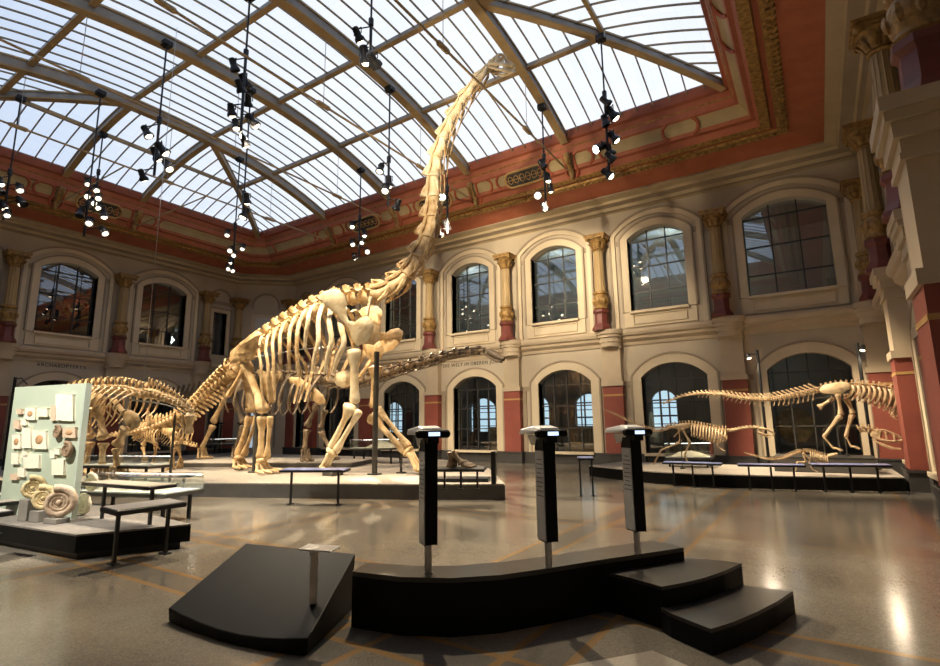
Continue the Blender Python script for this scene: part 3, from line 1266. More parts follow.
# ================================================================== skeleton kit
def bone(p, name, a, b, r0, rm, r1, m, bow=None, side=None, flat=.8, seg=9, n=9):
    """long bone with swollen ends"""
    a, b = V(a), V(b)
    bow = V(bow) if bow is not None else V((0, 0, 0))
    L = (b - a).length
    ts = [0, .03, .09, .18, .32, .5, .68, .82, .91, .97, 1]
    pts, rad = [], []
    for t in ts:
        pts.append(a.lerp(b, t) + bow * (4 * t * (1 - t)))
        if t < .5:
            k = min(1, t / .34)
            k = k * k * (3 - 2 * k)
            r = r0 * (1 - k) + rm * k
        else:
            k = min(1, (1 - t) / .34)
            k = k * k * (3 - 2 * k)
            r = r1 * (1 - k) + rm * k
        if t in (0, 1):
            r *= .62
        elif t in (.03, .97):
            r *= .92
        rad.append(r * random.uniform(.95, 1.05))
    mb = MB()
    mb.tube(pts, rad, seg, side=side, flat=flat)
    return mb.build(name, m, p, sharp=60)


def vertebra(p, c, t, up, L, r, hs, tw, m, lean=.2, zyg=True, name='vertebra', blade=.55, fork=0.0, tdrop=0.0):
    c, t = V(c), V(t).normalized()
    up = (V(up) - t * V(up).dot(t)).normalized()
    s = t.cross(up)
    mb = MB()
    mb.tube([c - t * L * .52, c - t * L * .46, c - t * L * .2, c + t * L * .2, c + t * L * .44, c + t * L * .56], [r * .75, r * 1.03, r * .74, r * .74, r * 1.0, r * .6], 9, side=up)
    # neural arch and spine
    b0 = c + up * r * .7
    mb.tube([b0 - up * r * .2, b0 + up * r * .5], [r * .62, r * .5], 7, side=t, flat=.75)
    if hs > 0:
        a0 = b0 + up * r * .3
        a1 = a0 + up * hs - t * (lean * hs)
        if fork:
            for sg in (1, -1):
                mb.tube([a0, a0.lerp(a1, .4) + s * sg * fork * .3, a1 + s * sg * fork], [L * blade * .55, L * blade * .4, L * blade * .42], 6, side=t, flat=.4)
        else:
            mb.tube([a0, a0.lerp(a1, .5), a0.lerp(a1, .86), a1], [L * blade * .6, L * blade * .48, L * blade * .6, L * blade * .42], 7, side=t, flat=.42)
    if tw > 0:
        for sg in (1, -1):
            q = c + up * r * .75 + s * sg * r * .4
            e = q + s * sg * tw + up * (r * .25 - tdrop) - t * L * .08
            mb.tube([q, q.lerp(e, .6), e], [r * .36, r * .24, r * .3], 6, side=t, flat=.6)
    if zyg:
        for sg in (1, -1):
            q = b0 + up * r * .25 + s * sg * r * .35
            mb.tube([q - t * L * .62 + up * r * .22, q, q + t * L * .62 + up * r * .02], [r * .17, r * .26, r * .2], 5)
    return mb.build(name, m, p, sharp=50)


def plate(p, name, outl, th, m, bulge=0.0, label=None, parent_add=None):
    """flat bone: outline in space, rounded rim, a little dished"""
    P = [V(q) for q in outl]
    n = len(P)
    cen = sum(P, V((0, 0, 0))) / n
    nor = V((0, 0, 0))
    for i in range(n):
        nor += (P[i] - cen).cross(P[(i + 1) % n] - cen)
    nor.normalize()
    ins = []
    for i in range(n):
        e0 = (P[i] - P[i - 1]).normalized()
        e1 = (P[(i + 1) % n] - P[i]).normalized()
        inw = (nor.cross(e0) + nor.cross(e1))
        if inw.length < 1e-6:
            inw = nor.cross(e0)
        inw.normalize()
        ins.append(P[i] + inw * th * .8)
    mb = MB()
    vs = P + [q + nor * th * .5 for q in ins] + [q - nor * th * .5 for q in ins]
    fs = []
    for i in range(n):
        j = (i + 1) % n
        fs.append((i, j, n + j, n + i))
        fs.append((j, i, 2 * n + i, 2 * n + j))
    tri = tessellate_polygon([ins])
    fs += [tuple(n + k for k in t) for t in tri] + [tuple(2 * n + k for k in reversed(t)) for t in tri]
    mb.add(vs, fs)
    ob = mb.build(name, m, p, sharp=70, label=label)
    return ob


def ribbone(p, P, w, m, side, flat=.45, name='rib'):
    C = crom(P, 5)
    n = len(C)
    rad = [w * (.75 + .35 * min(1, i / (n * .25)) - .35 * max(0, (i / (n - 1) - .7) / .3)) for i in range(n)]
    mb = MB()
    mb.tube(C, rad, 7, side=side, flat=flat)
    return mb.build(name, m, p, sharp=60)


def digits(p, wrist, fwd, lat, ground, nm, length, r, m, spread=.9, toe=.35, steep=False, names=('metatarsal', 'phalanx')):
    """bundle of foot bones from the wrist/ankle down to ground height, then toes"""
    wrist = V(wrist)
    f = V((fwd.x, fwd.y, 0)).normalized()
    for k in range(nm):
        q = (k / (nm - 1) - .5) if nm > 1 else 0
        a = wrist + lat * (q * length * spread * .6)
        b = V((wrist.x, wrist.y, 0)) + lat * (q * length * spread) + f * (length * (.12 if steep else .35) * (1 - abs(q)))
        b.z = ground + r * 1.2
        if a.z - b.z < r:
            a.z = b.z + r
        bone(p, names[0], a, b, r * 1.15, r * .72, r * 1.05, m, seg=7)
        if toe > 0:
            d = (f + lat * q * .9).normalized()
            mb = MB()
            e = b + d * length * toe
            e.z = ground + r * .5
            mb.tube([b - d * r * .3, b.lerp(e, .5) + UP * r * .25, b.lerp(e, .55) + UP * r * .1, e], [r * 1.0, r * .7, r * .85, r * .25], 6)
            mb.build(names[1], m, p, sharp=60)


def spine_chain(p, P, n, Lf, rad, hs, tw, m, plane, t0=0, lean=.25, **k):
    """n vertebrae spread along the polyline; rad, hs, tw are (start, end) or functions of 0..1"""
    fn = lambda q: q if callable(q) else (lambda t: q[0] + (q[1] - q[0]) * t)
    rad, hs, tw = fn(rad), fn(hs), fn(tw)
    Q = resample(crom(P, 8), n + 1)
    out = []
    for i in range(n):
        t = (Q[i + 1] - Q[i])
        u = plane.n.cross(t)
        if u.z < 0 and abs(t.normalized().z) < .9:
            u = -u
        c = (Q[i] + Q[i + 1]) / 2
        q = i / max(1, n - 1)
        uu = k.get('up', None)
        vertebra(p, c, t, uu if uu is not None else u, t.length * Lf, rad(q), hs(q), tw(q), m, lean=lean, zyg=k.get('zyg', True), name=k.get('name', 'vertebra'), blade=k.get('blade', .55), fork=k.get('fork', 0), tdrop=k.get('tdrop', 0))
        out.append((c, t.normalized(), u.normalized()))
    return out


def chevron(p, c, t, up, h, r, m):
    mb = MB()
    a = c - up * r * .8
    e = a - up * h - t * h * .45
    s = t.cross(up).normalized()
    for sg in (1, -1):
        mb.tube([a + s * sg * r * .45, a.lerp(e, .4)], [r * .22, r * .2], 5)
    mb.tube([a.lerp(e, .35), a.lerp(e, .75), e], [r * .26, r * .24, r * .16], 5, side=t, flat=.6)
    mb.build('chevron', m, p, sharp=60)


def post(p0, h, r, label, base=.14):
    g = thing('support_post', label, 'post', p0)
    mb = MB()
    mb.box(V(p0) + UP * .02, (base, base, .02))
    mb.build('foot_plate', DSTEEL, g, smooth=False, bevel=.004)
    mb = MB()
    mb.tube([V(p0) + UP * .03, V(p0) + UP * h], r, 10)
    mb.build('shaft', DSTEEL, g)
    return g


# ================================================================== the tall long-necked skeleton
DK = .345          # deck height of the big platform
BP = Pl(-14.3, 10.11, 14.5)
br = thing('dinosaur_skeleton', 'giant pale skeleton with towering upright neck, centre of the hall', 'skeleton', BP.c + UP * DK)
G = 8.8


def S(x, y, off=0.0):
    return BP(x, y, off)


# tail
tailP = [S(233, 372), S(222, 381), S(210, 392), S(196, 405), S(182, 415), S(166, 422), S(150, 428), S(130, 433), S(110, 436)]
tl = spine_chain(br, tailP, 34, .82, (.23, .06), (.26, .05), lambda t: max(0.02, .26 * (1 - t * 1.6)), BONEM, BP, lean=.45, name='tail_vertebra')
for i, (c, t, u) in enumerate(tl):
    if 2 < i < 28 and i % 1 == 0:
        q = i / 34
        chevron(br, c, t, u, .32 * (1 - q) + .07, .22 * (1 - q) + .05, BONEM)
# back: sacrum to shoulder
backP = [S(236, 370), S(248, 356), S(262, 344), S(281, 331), S(300, 319), S(320, 308), S(340, 301), S(358, 298), S(374, 297)]
bk = spine_chain(br, backP, 15, .8, lambda t: .23 - .02 * t, lambda t: .20 + .06 * sin(pi * t), lambda t: .34, BONE, BP, lean=.25, name='back_vertebra', blade=.75, fork=.07)
# neck
neckP = [S(374, 297), S(388, 291), S(402, 282.5), S(411, 271.5), S(421, 254), S(429, 236), S(433, 217), S(434, 199), S(434, 179), S(437, 160), S(441.5, 145), S(447, 130), S(457, 110), S(468.5, 92), S(480, 78), S(489, 68)]
Q = resample(crom(neckP, 8), 14)
for i in range(13):
    t = (Q[i + 1] - Q[i])
    L = t.length
    tn_ = t.normalized()
    u = BP.n.cross(tn_)
    if u.dot(-BP.d) < 0 and abs(tn_.z) > .5:
        u = -u
    if abs(tn_.z) <= .5 and u.z < 0:
        u = -u
    q = i / 12
    r = .25 - .12 * q ** 1.2
    c = (Q[i] + Q[i + 1]) / 2
    s = tn_.cross(u).normalized()
    mb = MB()
    mb.tube([c - tn_ * L * .53, c - tn_ * L * .46, c - tn_ * L * .25, c + tn_ * L * .15, c + tn_ * L * .4, c + tn_ * L * .52, c + tn_ * L * .6], [r * .7, r * 1.05, r * .78, r * .7, r * .82, r * .75, r * .4], 10, side=u, flat=.95)
    # low spine with a bump towards the back of the neck
    mb.tube([c - tn_ * L * .42 + u * r * .6, c - tn_ * L * .26 + u * r * 1.85, c - tn_ * L * .02 + u * r * 1.4, c + tn_ * L * .32 + u * r * .75], [r * .3, r * .52, r * .5, r * .3], 7, side=s, flat=.85)
    for sg in (1, -1):
        mb.tube([c + tn_ * L * .55 + u * r * .75 + s * sg * r * .5, c + tn_ * L * .1 + u * r * .8 + s * sg * r * .55, c - tn_ * L * .45 + u * r * 1.1 + s * sg * r * .5], [r * .2, r * .3, r * .26], 6)
        mb.tube([c + tn_ * L * .32 - u * r * .35 + s * sg * r * .55, c + tn_ * L * .2 - u * r * .75 + s * sg * r * .85, c - tn_ * L * .2 - u * r * .95 + s * sg * r * .8], [r * .34, r * .3, r * .14], 6)
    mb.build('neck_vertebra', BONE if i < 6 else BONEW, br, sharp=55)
    if i > 0:
        ln = L * 1.5 if i > 3 else L * 1.1
        for sg in (1, -1):
            a = c + tn_ * L * .2 - u * r * .95 + s * sg * r * .8
            back_t = (Q[max(0, i - 2)] - c).normalized()
            e = a + back_t * ln - u * r * .35
            mb = MB()
            mb.tube([a, a.lerp(e, .5) - u * .02, e], [.03, .022, .012], 5)
            mb.build('neck_rib', BONE, br)
# skull
a = S(489, 68)
fw = (BP.d * .95 + V((.02, .12, -.10))).normalized()
sk_u = (UP - fw * UP.dot(fw)).normalized()
sk_s = fw.cross(sk_u)
mb = MB()
o = a + fw * .02 + sk_u * .06


def sk(f_, s_, u_):
    return o + fw * f_ + sk_s * s_ + sk_u * u_


mb.ball(sk(.06, 0, .08), (.15, .13, .13), 10, 6, (fw, sk_s, sk_u))
for sg in (1, -1):
    mb.tube(crom([sk(.0, sg * .11, .0), sk(.22, sg * .16, -.06), sk(.5, sg * .14, -.08), sk(.68, sg * .08, -.08)], 4), .06, 7, flat=.8)
    mb.tube(crom([sk(.1, sg * .13, .12), sk(.27, sg * .1, .27), sk(.42, sg * .03, .26), sk(.5, sg * .05, .1), sk(.66, sg * .07, -.03)], 4), .045, 7)
    mb.tube([sk(.22, sg * .15, -.05), sk(.2, sg * .13, .1), sk(.27, sg * .09, .26)], .045, 7)
    mb.tube([sk(.40, sg * .14, -.07), sk(.40, sg * .10, .08)], .04, 7)
mb.ball(sk(.62, 0, -.05), (.15, .11, .07), 10, 6, (fw, sk_s, sk_u))
sko = mb.build('skull', BONEW, br, sharp=60)
mb = MB()
for sg in (1, -1):
    mb.tube(crom([sk(.02, sg * .12, -.1), sk(.25, sg * .13, -.2), sk(.5, sg * .1, -.24), sk(.66, sg * .03, -.23)], 4), .055, 7, flat=.8)
mb.tube([sk(.66, -.05, -.23), sk(.68, .05, -.23)], .045, 6)
mb.build('lower_jaw', BONEW, sko, sharp=60)
mb = MB()
for k in range(7):
    for sg in (1, -1):
        f_ = .42 + k * .04
        w_ = .12 - k * .012
        mb.tube([sk(f_, sg * w_, -.1), sk(f_ + .005, sg * w_, -.17)], [.016, .004], 5)
mb.build('teeth', BONEW, sko)

# ribs: near side facing the camera, far side behind
nb = len(bk)
rib_px = [(262, 336, 261, 365, 263, 402), (269, 334, 268, 365, 269, 401), (277, 327, 273.5, 360, 275, 400), (286, 321, 280, 348, 282, 370), (297, 315, 289, 343, 290, 370),
          (306.5, 309, 297, 340, 299, 377), (316, 304, 308, 322, 305, 348), (323, 304, 318.5, 340, 312.5, 371), (332, 304, 331.5, 340, 325, 373), (341, 306, 344, 342, 333, 373)]
for k, (tx, ty_, mx_, my, bx_, by_) in enumerate(rib_px):
    q = k / 9
    w = .042 + .034 * q
    T0, M0, B0 = S(tx, ty_, -.42), S(mx_, my, -.92), S(bx_, by_, -.7)
    R0 = T0 + BP.n * .3 - UP * .08
    for sg in (-1, 1):
        pts = [R0, T0, T0.lerp(M0, .5) - BP.n * .12, M0, M0.lerp(B0, .55) - BP.n * .03, B0]
        if sg > 0:
            pts = [p_ - BP.n * 2 * BP.n.dot(p_ - BP.c) for p_ in pts]
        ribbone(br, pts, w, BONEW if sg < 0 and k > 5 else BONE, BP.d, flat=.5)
# dark mount rods of the rib cage
# pelvis
for sg in (-1, 1):
    of = sg * .55
    il = [(229.5, 362), (230, 352), (240, 343), (249, 336), (256, 330.5), (260, 335), (258, 346), (254, 354), (251, 361), (246, 363), (240, 361), (234, 364)]
    plate(br, 'ilium', [S(x, y, of * (1.7 if y < 345 else 1.35)) for x, y in il], .12, BONEM)
    # ischium and pubis
    hp = S(245, 366, of * .8)
    bone(br, 'ischium', hp, S(227, 396, of * .35), .16, .085, .13, BONEM, flat=.5)
    pb = [(256, 368), (266, 372), (276, 370), (282, 372), (276, 388), (276, 402), (269, 404), (263, 392), (260, 380)]
    plate(br, 'pubis', [S(x, y, of * (.9 - .012 * (y - 368))) for x, y in pb], .14, BONE)
# hind legs
FT = BP.d
LAT = -BP.n


def hindleg(hip, knee, ank, offh, offk, offa, ground, m):
    A, K, N = S(*hip, offh), S(*knee, offk), S(*ank, offa)
    bone(br, 'femur', A, K, .24, .125, .24, m, flat=.75, side=BP.n)
    fk = K - UP * .12
    bone(br, 'tibia', fk - FT * .06, N - FT * .05, .19, .095, .16, m, side=FT)
    bone(br, 'fibula', fk + LAT * .08 + FT * .30, N + LAT * .08 + FT * .24, .11, .06, .12, m)
    mb = MB()
    mb.ball(N - UP * .06, (.17, .17, .12), 9, 6, jit=.06)
    mb.build('ankle_bone', m, br)
    digits(br, N - UP * .12, FT, LAT, ground, 5, .62, .062, m, spread=1.0, toe=.7)
    return N


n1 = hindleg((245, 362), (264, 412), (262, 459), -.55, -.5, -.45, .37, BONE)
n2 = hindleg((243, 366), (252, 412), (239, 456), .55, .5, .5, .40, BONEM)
# shoulder girdle
sc_o = [(317, 298), (323, 291.5), (331, 289), (339, 290), (345, 295), (347, 304), (346.5, 313), (349, 321), (355, 322), (360, 318), (367, 316), (373, 320), (374, 327), (372, 335), (367, 342), (358, 346), (352, 340), (350, 332), (346.5, 325), (337, 315), (326, 306)]
scp = [S(x, y, -1.10 + .006 * (y - 290)) for x, y in sc_o]
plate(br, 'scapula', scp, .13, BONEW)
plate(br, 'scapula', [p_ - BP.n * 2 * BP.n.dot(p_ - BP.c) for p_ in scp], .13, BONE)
co = [(361, 322), (368, 319), (376, 322), (380.5, 330), (380, 340), (374, 345), (366, 344), (360, 336)]
plate(br, 'coracoid', [S(x, y, -.80 + .02 * (x - 361)) for x, y in co], .12, BONE)
co2 = [(364, 345), (372, 342), (380, 341), (384, 348), (382, 358), (374, 363), (366, 356)]
plate(br, 'coracoid', [S(x, y, .25) for x, y in co2], .14, BONEM)
st = [(333, 378), (338, 372), (346, 370), (353, 373), (355, 380), (350, 386), (343, 388), (336, 385)]
plate(br, 'sternal_plate', [S(x, y, -.35) for x, y in st], .10, BONEW)
plate(br, 'sternal_plate', [S(x, y, .35) for x, y in st], .10, BONE)
# clavicle-like strut at the neck base
bone(br, 'cervical_strut', S(371, 297, -.3), S(367, 316, -.45), .06, .04, .05, BONEW)
# fore legs


def foreleg(sh, el, wr, o0, o1, o2, ground, m, fw_):
    A, K, N = S(*sh, o0), S(*el, o1), S(*wr, o2)
    bone(br, 'humerus', A, K + UP * .12, .26, .125, .17, m, flat=.62, side=BP.d)
    d = (N - K).normalized()
    lat2 = d.cross(BP.n).normalized()
    bone(br, 'ulna', K - lat2 * .13, N - lat2 * .09, .24, .085, .12, m, side=lat2)
    bone(br, 'radius', K + lat2 * .16 - d * .02, N + lat2 * .1, .12, .07, .12, m)
    mb = MB()
    mb.ball(N + d * .06, (.2, .17, .09), 9, 6, (lat2, BP.n, d), jit=.06)
    mb.build('wrist_bone', m, br)
    g0 = V((N.x, N.y, 0)) + V((d.x, d.y, 0)) * .55
    for k in range(5):
        q = k / 4 - .5
        a_ = N + d * .12 + BP.n * q * .22 + lat2 * (.08 - .16 * abs(q))
        b_ = V((g0.x, g0.y, ground + .06)) + BP.n * q * .36 + FT * (.12 - .22 * abs(q))
        bone(br, 'metacarpal', a_, b_, .075, .05, .075, m, seg=7)
        mb = MB()
        mb.ball(b_ + FT * .06 - UP * .0, (.1, .07, .06), 7, 5, (FT, BP.n, UP))
        mb.build('phalanx', m, br)


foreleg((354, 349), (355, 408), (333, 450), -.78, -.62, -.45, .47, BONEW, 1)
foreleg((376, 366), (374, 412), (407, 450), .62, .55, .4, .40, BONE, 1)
mb = MB()
P0 = S(333, 471, -.45)
mb.box(V((P0.x, P0.y, DK + .05)), (.2, .2, .05))
tag(mb.build('foot_block', DSTEEL, bevel=.01), 'small dark block under the trailing fore foot of the giant skeleton', 'block')
for px_, py_, of, h, r, lab in ((374.5, 476, -.05, 3.4, .075, 'tall dark steel post beside the giant skeleton forelegs'),
                                (254.5, 475, -.1, 3.1, .085, 'dark steel post beside the giant skeleton near hind leg')):
    P0 = S(px_, py_, of)
    post((P0.x, P0.y, DK), h, r, lab)
for px_, py_, of, h, lab in ((401, 474, .5, .62, 'short support rod under the leading fore foot'), (239, 471, .6, 1.0, 'short support rod by the far hind foot')):
    P0 = S(px_, py_, of)
    post((P0.x, P0.y, DK), h, .035, lab, .10)
# thin horizontal mount wires through the rib cage
mb = MB()
mb.tube([S(303, 349, -.7), S(345, 346, -.7)], .012, 5)
mb.tube([S(255, 357, -.5), S(303, 349, -.7)], .012, 5)
mb.build('mount_rod', STEEL, br)

# ================================================================== long low-necked brown skeleton behind
DP = Pl(-20.0, 12.25, 5.0)
di = thing('dinosaur_skeleton', 'dark brown skeleton with long low neck stretched out behind the giant one', 'skeleton', DP.c + UP * .5)


def D(x, y, off=0.0):
    return DP(x, y, off)


tp = [D(150, 403), D(165, 398), D(180, 396), D(195, 395), D(210, 392), D(222, 388), D(232, 384)]
spine_chain(di, tp, 16, .8, (.09, .2), (.2, .5), (.05, .25), BONED, DP, lean=-.5, name='tail_vertebra')
bp = [D(232, 384), D(250, 380), D(268, 378), D(285, 377), D(300, 378), D(315, 379), D(330, 380)]
bk = spine_chain(di, bp, 11, .8, lambda t: .2, lambda t: .42 - .2 * t, lambda t: .3, BONED, DP, lean=.1, name='back_vertebra', fork=.06)
npx = [D(330, 380), D(345, 382), D(362, 380.5), D(380, 376), D(397, 370.5), D(412, 366), D(427, 362), D(440, 358), D(452, 354.5), D(463, 352.5), D(474, 351), D(485, 350.5)]
nk = spine_chain(di, npx, 15, .9, (.2, .085), (.16, .05), lambda t: .16 - .1 * t, BONED, DP, lean=.3, name='neck_vertebra', fork=.05)
for i, (c, t, u) in enumerate(nk):
    mb = MB()
    for sg in (1, -1):
        r = .2 - .115 * i / 14
        mb.tube([c - u * r * .9 + DP.n * sg * r * .8, c - u * r * 1.25 + DP.n * sg * r * .8 - t * .45], [.04, .015], 5)
    mb.build('neck_rib', BONED, di)
# skull
a = D(487, 350)
b = D(503.5, 359.5, -.1)
fw = (b - a).normalized()
su = (UP - fw * UP.dot(fw)).normalized()
ss = fw.cross(su)
L = (b - a).length
mb = MB()
mb.tube([a, a + fw * L * .15, a + fw * L * .4, a + fw * L * .75, a + fw * L, a + fw * (L + .02)], [.05, .12, .14, .11, .085, .03], 9, side=ss, flat=.75)
so = mb.build('skull', BONED, di)
mb = MB()
for sg in (1, -1):
    mb.tube([a + ss * sg * .1 - su * .12, a + fw * L * .55 + ss * sg * .08 - su * .15, a + fw * L * .95 + ss * sg * .03 - su * .1], [.03, .035, .03], 6)
mb.build('lower_jaw', BONED, so)
for i in range(1, 11):
    c, t, u = bk[i]
    q = i / 10
    for sg in (-1, 1):
        s0 = c + u * .1 + DP.n * sg * .3
        dn = 1.5 - .5 * abs(q - .5)
        ribbone(di, [c + DP.n * sg * .15, s0, s0 + DP.n * sg * .35 - UP * dn * .35, s0 + DP.n * sg * .38 - UP * dn * .75 - DP.d * .1, s0 + DP.n * sg * .18 - UP * dn - DP.d * .15], .05, BONED, DP.d)
il = [(222, 390), (227, 380), (236, 377), (246, 380), (248, 387), (240, 391), (231, 393)]
for sg in (-1, 1):
    plate(di, 'ilium', [D(x, y, sg * .4) for x, y in il], .1, BONED)
so_ = [(288, 378), (292, 376.5), (300, 378), (310, 384), (319, 391), (324, 396), (326, 404), (318, 405), (312, 400), (309, 393), (300, 387), (290, 383)]
for sg in (-1, 1):
    plate(di, 'scapula', [D(x, y, sg * .55) for x, y in so_], .1, BONEM if sg < 0 else BONED)
FT2, LAT2 = DP.d, -DP.n


def leg2(names, hip, knee, ank, of, rr, m, toes, length=.45):
    A, K, N = D(*hip, of), D(*knee, of), D(*ank, of)
    bone(di, names[0], A, K + UP * .05, .17 * rr, .085 * rr, .16 * rr, m)
    bone(di, names[1], K + FT2 * .05 - UP * .05, N, .13 * rr, .06 * rr, .1 * rr, m)
    bone(di, names[2], K - FT2 * .07 - UP * .05, N - FT2 * .07, .09 * rr, .045 * rr, .07 * rr, m)
    digits(di, N, FT2, LAT2, .5, 4, length, .06, m, toe=toes, names=names[3:])


HN = ('femur', 'tibia', 'fibula', 'metatarsal', 'phalanx')
FN = ('humerus', 'ulna', 'radius', 'metacarpal', 'phalanx')
leg2(HN, (228, 391), (213, 424), (202, 448), -.4, 1.0, BONEM, .6)
leg2(HN, (234, 392), (243, 424), (236, 448), .4, 1.0, BONED, .5)
leg2(FN, (317, 404), (307, 428), (305, 449), -.45, .85, BONED, .3)
leg2(FN, (325, 410), (321, 430), (331, 449), .45, .85, BONED, .3)

# ================================================================== pale skeleton with drooping head, left
AP = Pl(-16.5, 6.95, 4.0)
dc = thing('dinosaur_skeleton', 'pale skeleton with forked back spines and head hanging down, beside the fossil wall', 'skeleton', AP.c + UP * DK)


def A_(x, y, off=0.0):
    return AP(x, y, off)


hipz = [A_(40, 408), A_(60, 398), A_(75, 393), A_(88, 391), A_(100, 390), A_(112, 389.5), A_(124, 390), A_(136, 393), A_(146, 396)]
bk = spine_chain(dc, hipz, 17, .8, lambda t: .11, lambda t: .27 - .04 * t, lambda t: .2, BONE, AP, lean=-.05, fork=.06, name='back_vertebra')
for i in range(5, 17):
    c, t, u = bk[i]
    q = (i - 5) / 11
    for sg in (-1, 1):
        s0 = c + u * .06 + AP.n * sg * .22
        dn = 1.35 - .75 * q ** 1.6
        e = s0 - UP * dn + AP.n * sg * (.15) - AP.d * (.55 * (1 - q * .5))
        ribbone(dc, [c + AP.n * sg * .1, s0, s0 + AP.n * sg * .25 - UP * dn * .3 - AP.d * .08, s0 + AP.n * sg * .32 - UP * dn * .7 - AP.d * .3, e], .035, BONE, AP.d)
nk = [A_(146, 394), A_(155, 395), A_(164, 398), A_(173, 401), A_(181, 405), A_(187, 409.5), A_(191, 415)]
ch = spine_chain(dc, nk, 12, .9, (.125, .075), (.3, .07), lambda t: .13 - .06 * t, BONE, AP, lean=-.15, fork=.05, name='neck_vertebra')
mb = MB()
mb.tube(crom([A_(130, 400, -.1), A_(150, 402, -.12), A_(170, 406, -.12), A_(185, 414, -.1)], 5), .02, 5)
mb.build('mount_rod', DSTEEL, dc)
# hanging skull
a, b = A_(190, 414), A_(189, 434)
fw = (b - a).normalized()
su = AP.d
ss = fw.cross(su)
L = (b - a).length
mb = MB()
mb.tube([a - fw * .05, a + fw * L * .1, a + fw * L * .3, a + fw * L * .55, a + fw * L * .8, a + fw * L * .97, a + fw * (L * 1.02)], [.06, .16, .13, .085, .11, .10, .04], 10, side=AP.d, flat=.8)
for sg in (1, -1):
    mb.ball(a + fw * L * .16 + ss * sg * .12 + su * .04, .05, 7, 5)
so = mb.build('skull', BONE, dc)
mb = MB()
for sg in (1, -1):
    mb.tube([a + ss * sg * .1 - su * .12, a + fw * L * .5 + ss * sg * .07 - su * .15, a + fw * L * .95 + ss * sg * .05 - su * .12], [.03, .04, .035], 6)
mb.build('lower_jaw', BONE, so)
# shoulder blade and fore limbs
sc_ = [(110, 399), (114, 397), (119, 402), (124, 409), (131, 410), (138, 414), (141, 421), (139, 427), (132, 430), (125, 424), (122, 415), (116, 408)]
for sg in (-1, 1):
    plate(dc, 'scapula', [A_(x, y, sg * .42) for x, y in sc_], .09, BONE)


def leg3(root, pl, names, hip, knee, ank, of, rr, m, toes, ground, length=.4, fw_=None, n=4):
    A, K, N = pl(*hip, of), pl(*knee, of), pl(*ank, of)
    f = fw_ or pl.d
    bone(root, names[0], A, K + UP * .04 * rr, .15 * rr, .075 * rr, .15 * rr, m)
    bone(root, names[1], K + f * .05 * rr - UP * .04 * rr, N, .12 * rr, .055 * rr, .09 * rr, m)
    bone(root, names[2], K - f * .07 * rr - UP * .04 * rr, N - f * .05 * rr, .08 * rr, .04 * rr, .06 * rr, m)
    digits(root, N, f, -pl.n, ground, n, length, .05 * rr, m, toe=toes, names=names[3:])


leg3(dc, AP, FN, (126, 428), (116, 447), (116.5, 466), -.42, 1.0, BONE, .35, .37)
leg3(dc, AP, FN, (128, 428), (119, 446), (122, 466), .42, .9, BONEM, .35, .37)
leg3(dc, AP, HN, (99, 406), (103, 441), (102, 465), -.35, 1.15, BONE, .4, .37)
leg3(dc, AP, HN, (84, 408), (90, 440), (86, 466), .4, 1.15, BONEM, .4, .37)
plate(dc, 'ilium', [A_(x, y, -.3) for x, y in [(86, 398), (92, 393), (100, 393), (107, 398), (104, 406), (97, 409), (90, 406)]], .08, BONE)
plate(dc, 'ilium', [A_(x, y, .3) for x, y in [(86, 398), (92, 393), (100, 393), (107, 398), (104, 406), (97, 409), (90, 406)]], .08, BONE)
bone(dc, 'ischium', A_(92, 408, -.1), A_(87, 433, -.05), .1, .05, .11, BONE, flat=.5)
P0 = A_(152, 478, .2)
mb = MB()
P0 = A_(170, 476, -.1)
post((P0.x, P0.y, DK), 1.65, .03, 'thin dark post holding up the drooping pale neck', .1)

# ================================================================== small plated skeleton, head low to the left
KP = Pl(-18.2, 9.35, 4.0)
ke = thing('dinosaur_skeleton', 'small plated skeleton with shoulder spikes under the giant tail', 'skeleton', KP.c + UP * DK)
KF = -KP.d


def K_(x, y, off=0.0):
    return KP(x, y, off)


tp = [K_(197.5, 446.5), K_(190, 445), K_(182, 442), K_(175, 437), K_(168, 430), K_(160, 425), K_(152, 423), K_(146, 425), K_(141, 430)]
vv = spine_chain(ke, tp, 24, .85, lambda t: .035 + .05 * min(1, t * 2), lambda t: .06 + .1 * min(1, t * 2), lambda t: .04 + .08 * t, BONEM, KP, lean=.3)
for i in range(13, 22):
    c, t, u = vv[i]
    q = (i - 13) / 8
    for sg in (-1, 1):
        s0 = c + KP.n * sg * .12 + u * .04
        ribbone(ke, [c, s0, s0 + KP.n * sg * .22 - UP * .18, s0 + KP.n * sg * .24 - UP * .48 - KF * .05, s0 + KP.n * sg * .06 - UP * (.72 - .1 * q) - KF * .1], .028, BONEM, KP.d)
for i in (3, 5, 7, 9, 11, 14, 17, 20):
    c, t, u = vv[i]
    for sg in (-1, 1):
        hgt = .34 if i < 9 else .26
        w_ = .05 if i < 9 else .11
        b0 = c + KP.n * sg * .06 + u * .12
        plate(ke, 'back_plate', [b0 + t * w_, b0 + t * w_ * .8 + u * hgt * .6 - t * hgt * .1, b0 + u * hgt - t * hgt * .25, b0 - t * w_ + u * hgt * .4, b0 - t * w_], .03, BONE)
for sg in (-1, 1):
    bone(ke, 'shoulder_spike', K_(150, 424, sg * .35), K_(147.5, 408, sg * .5), .09, .06, .02, BONE)
plate(ke, 'shoulder_plate', [K_(x, y, -.3) for x, y in [(144, 425), (149, 422), (154, 426), (153, 433), (146, 435), (142, 431)]], .06, BONE)
a, b = K_(143, 430), K_(133, 438)
fw = (b - a).normalized()
su = (UP - fw * UP.dot(fw)).normalized()
ss = fw.cross(su)
L = (b - a).length
mb = MB()
mb.tube([a, a + fw * L * .25, a + fw * L * .6, a + fw * L], [.06, .12, .1, .04], 8, side=ss, flat=.8)
so = mb.build('skull', BONEM, ke)
mb = MB()
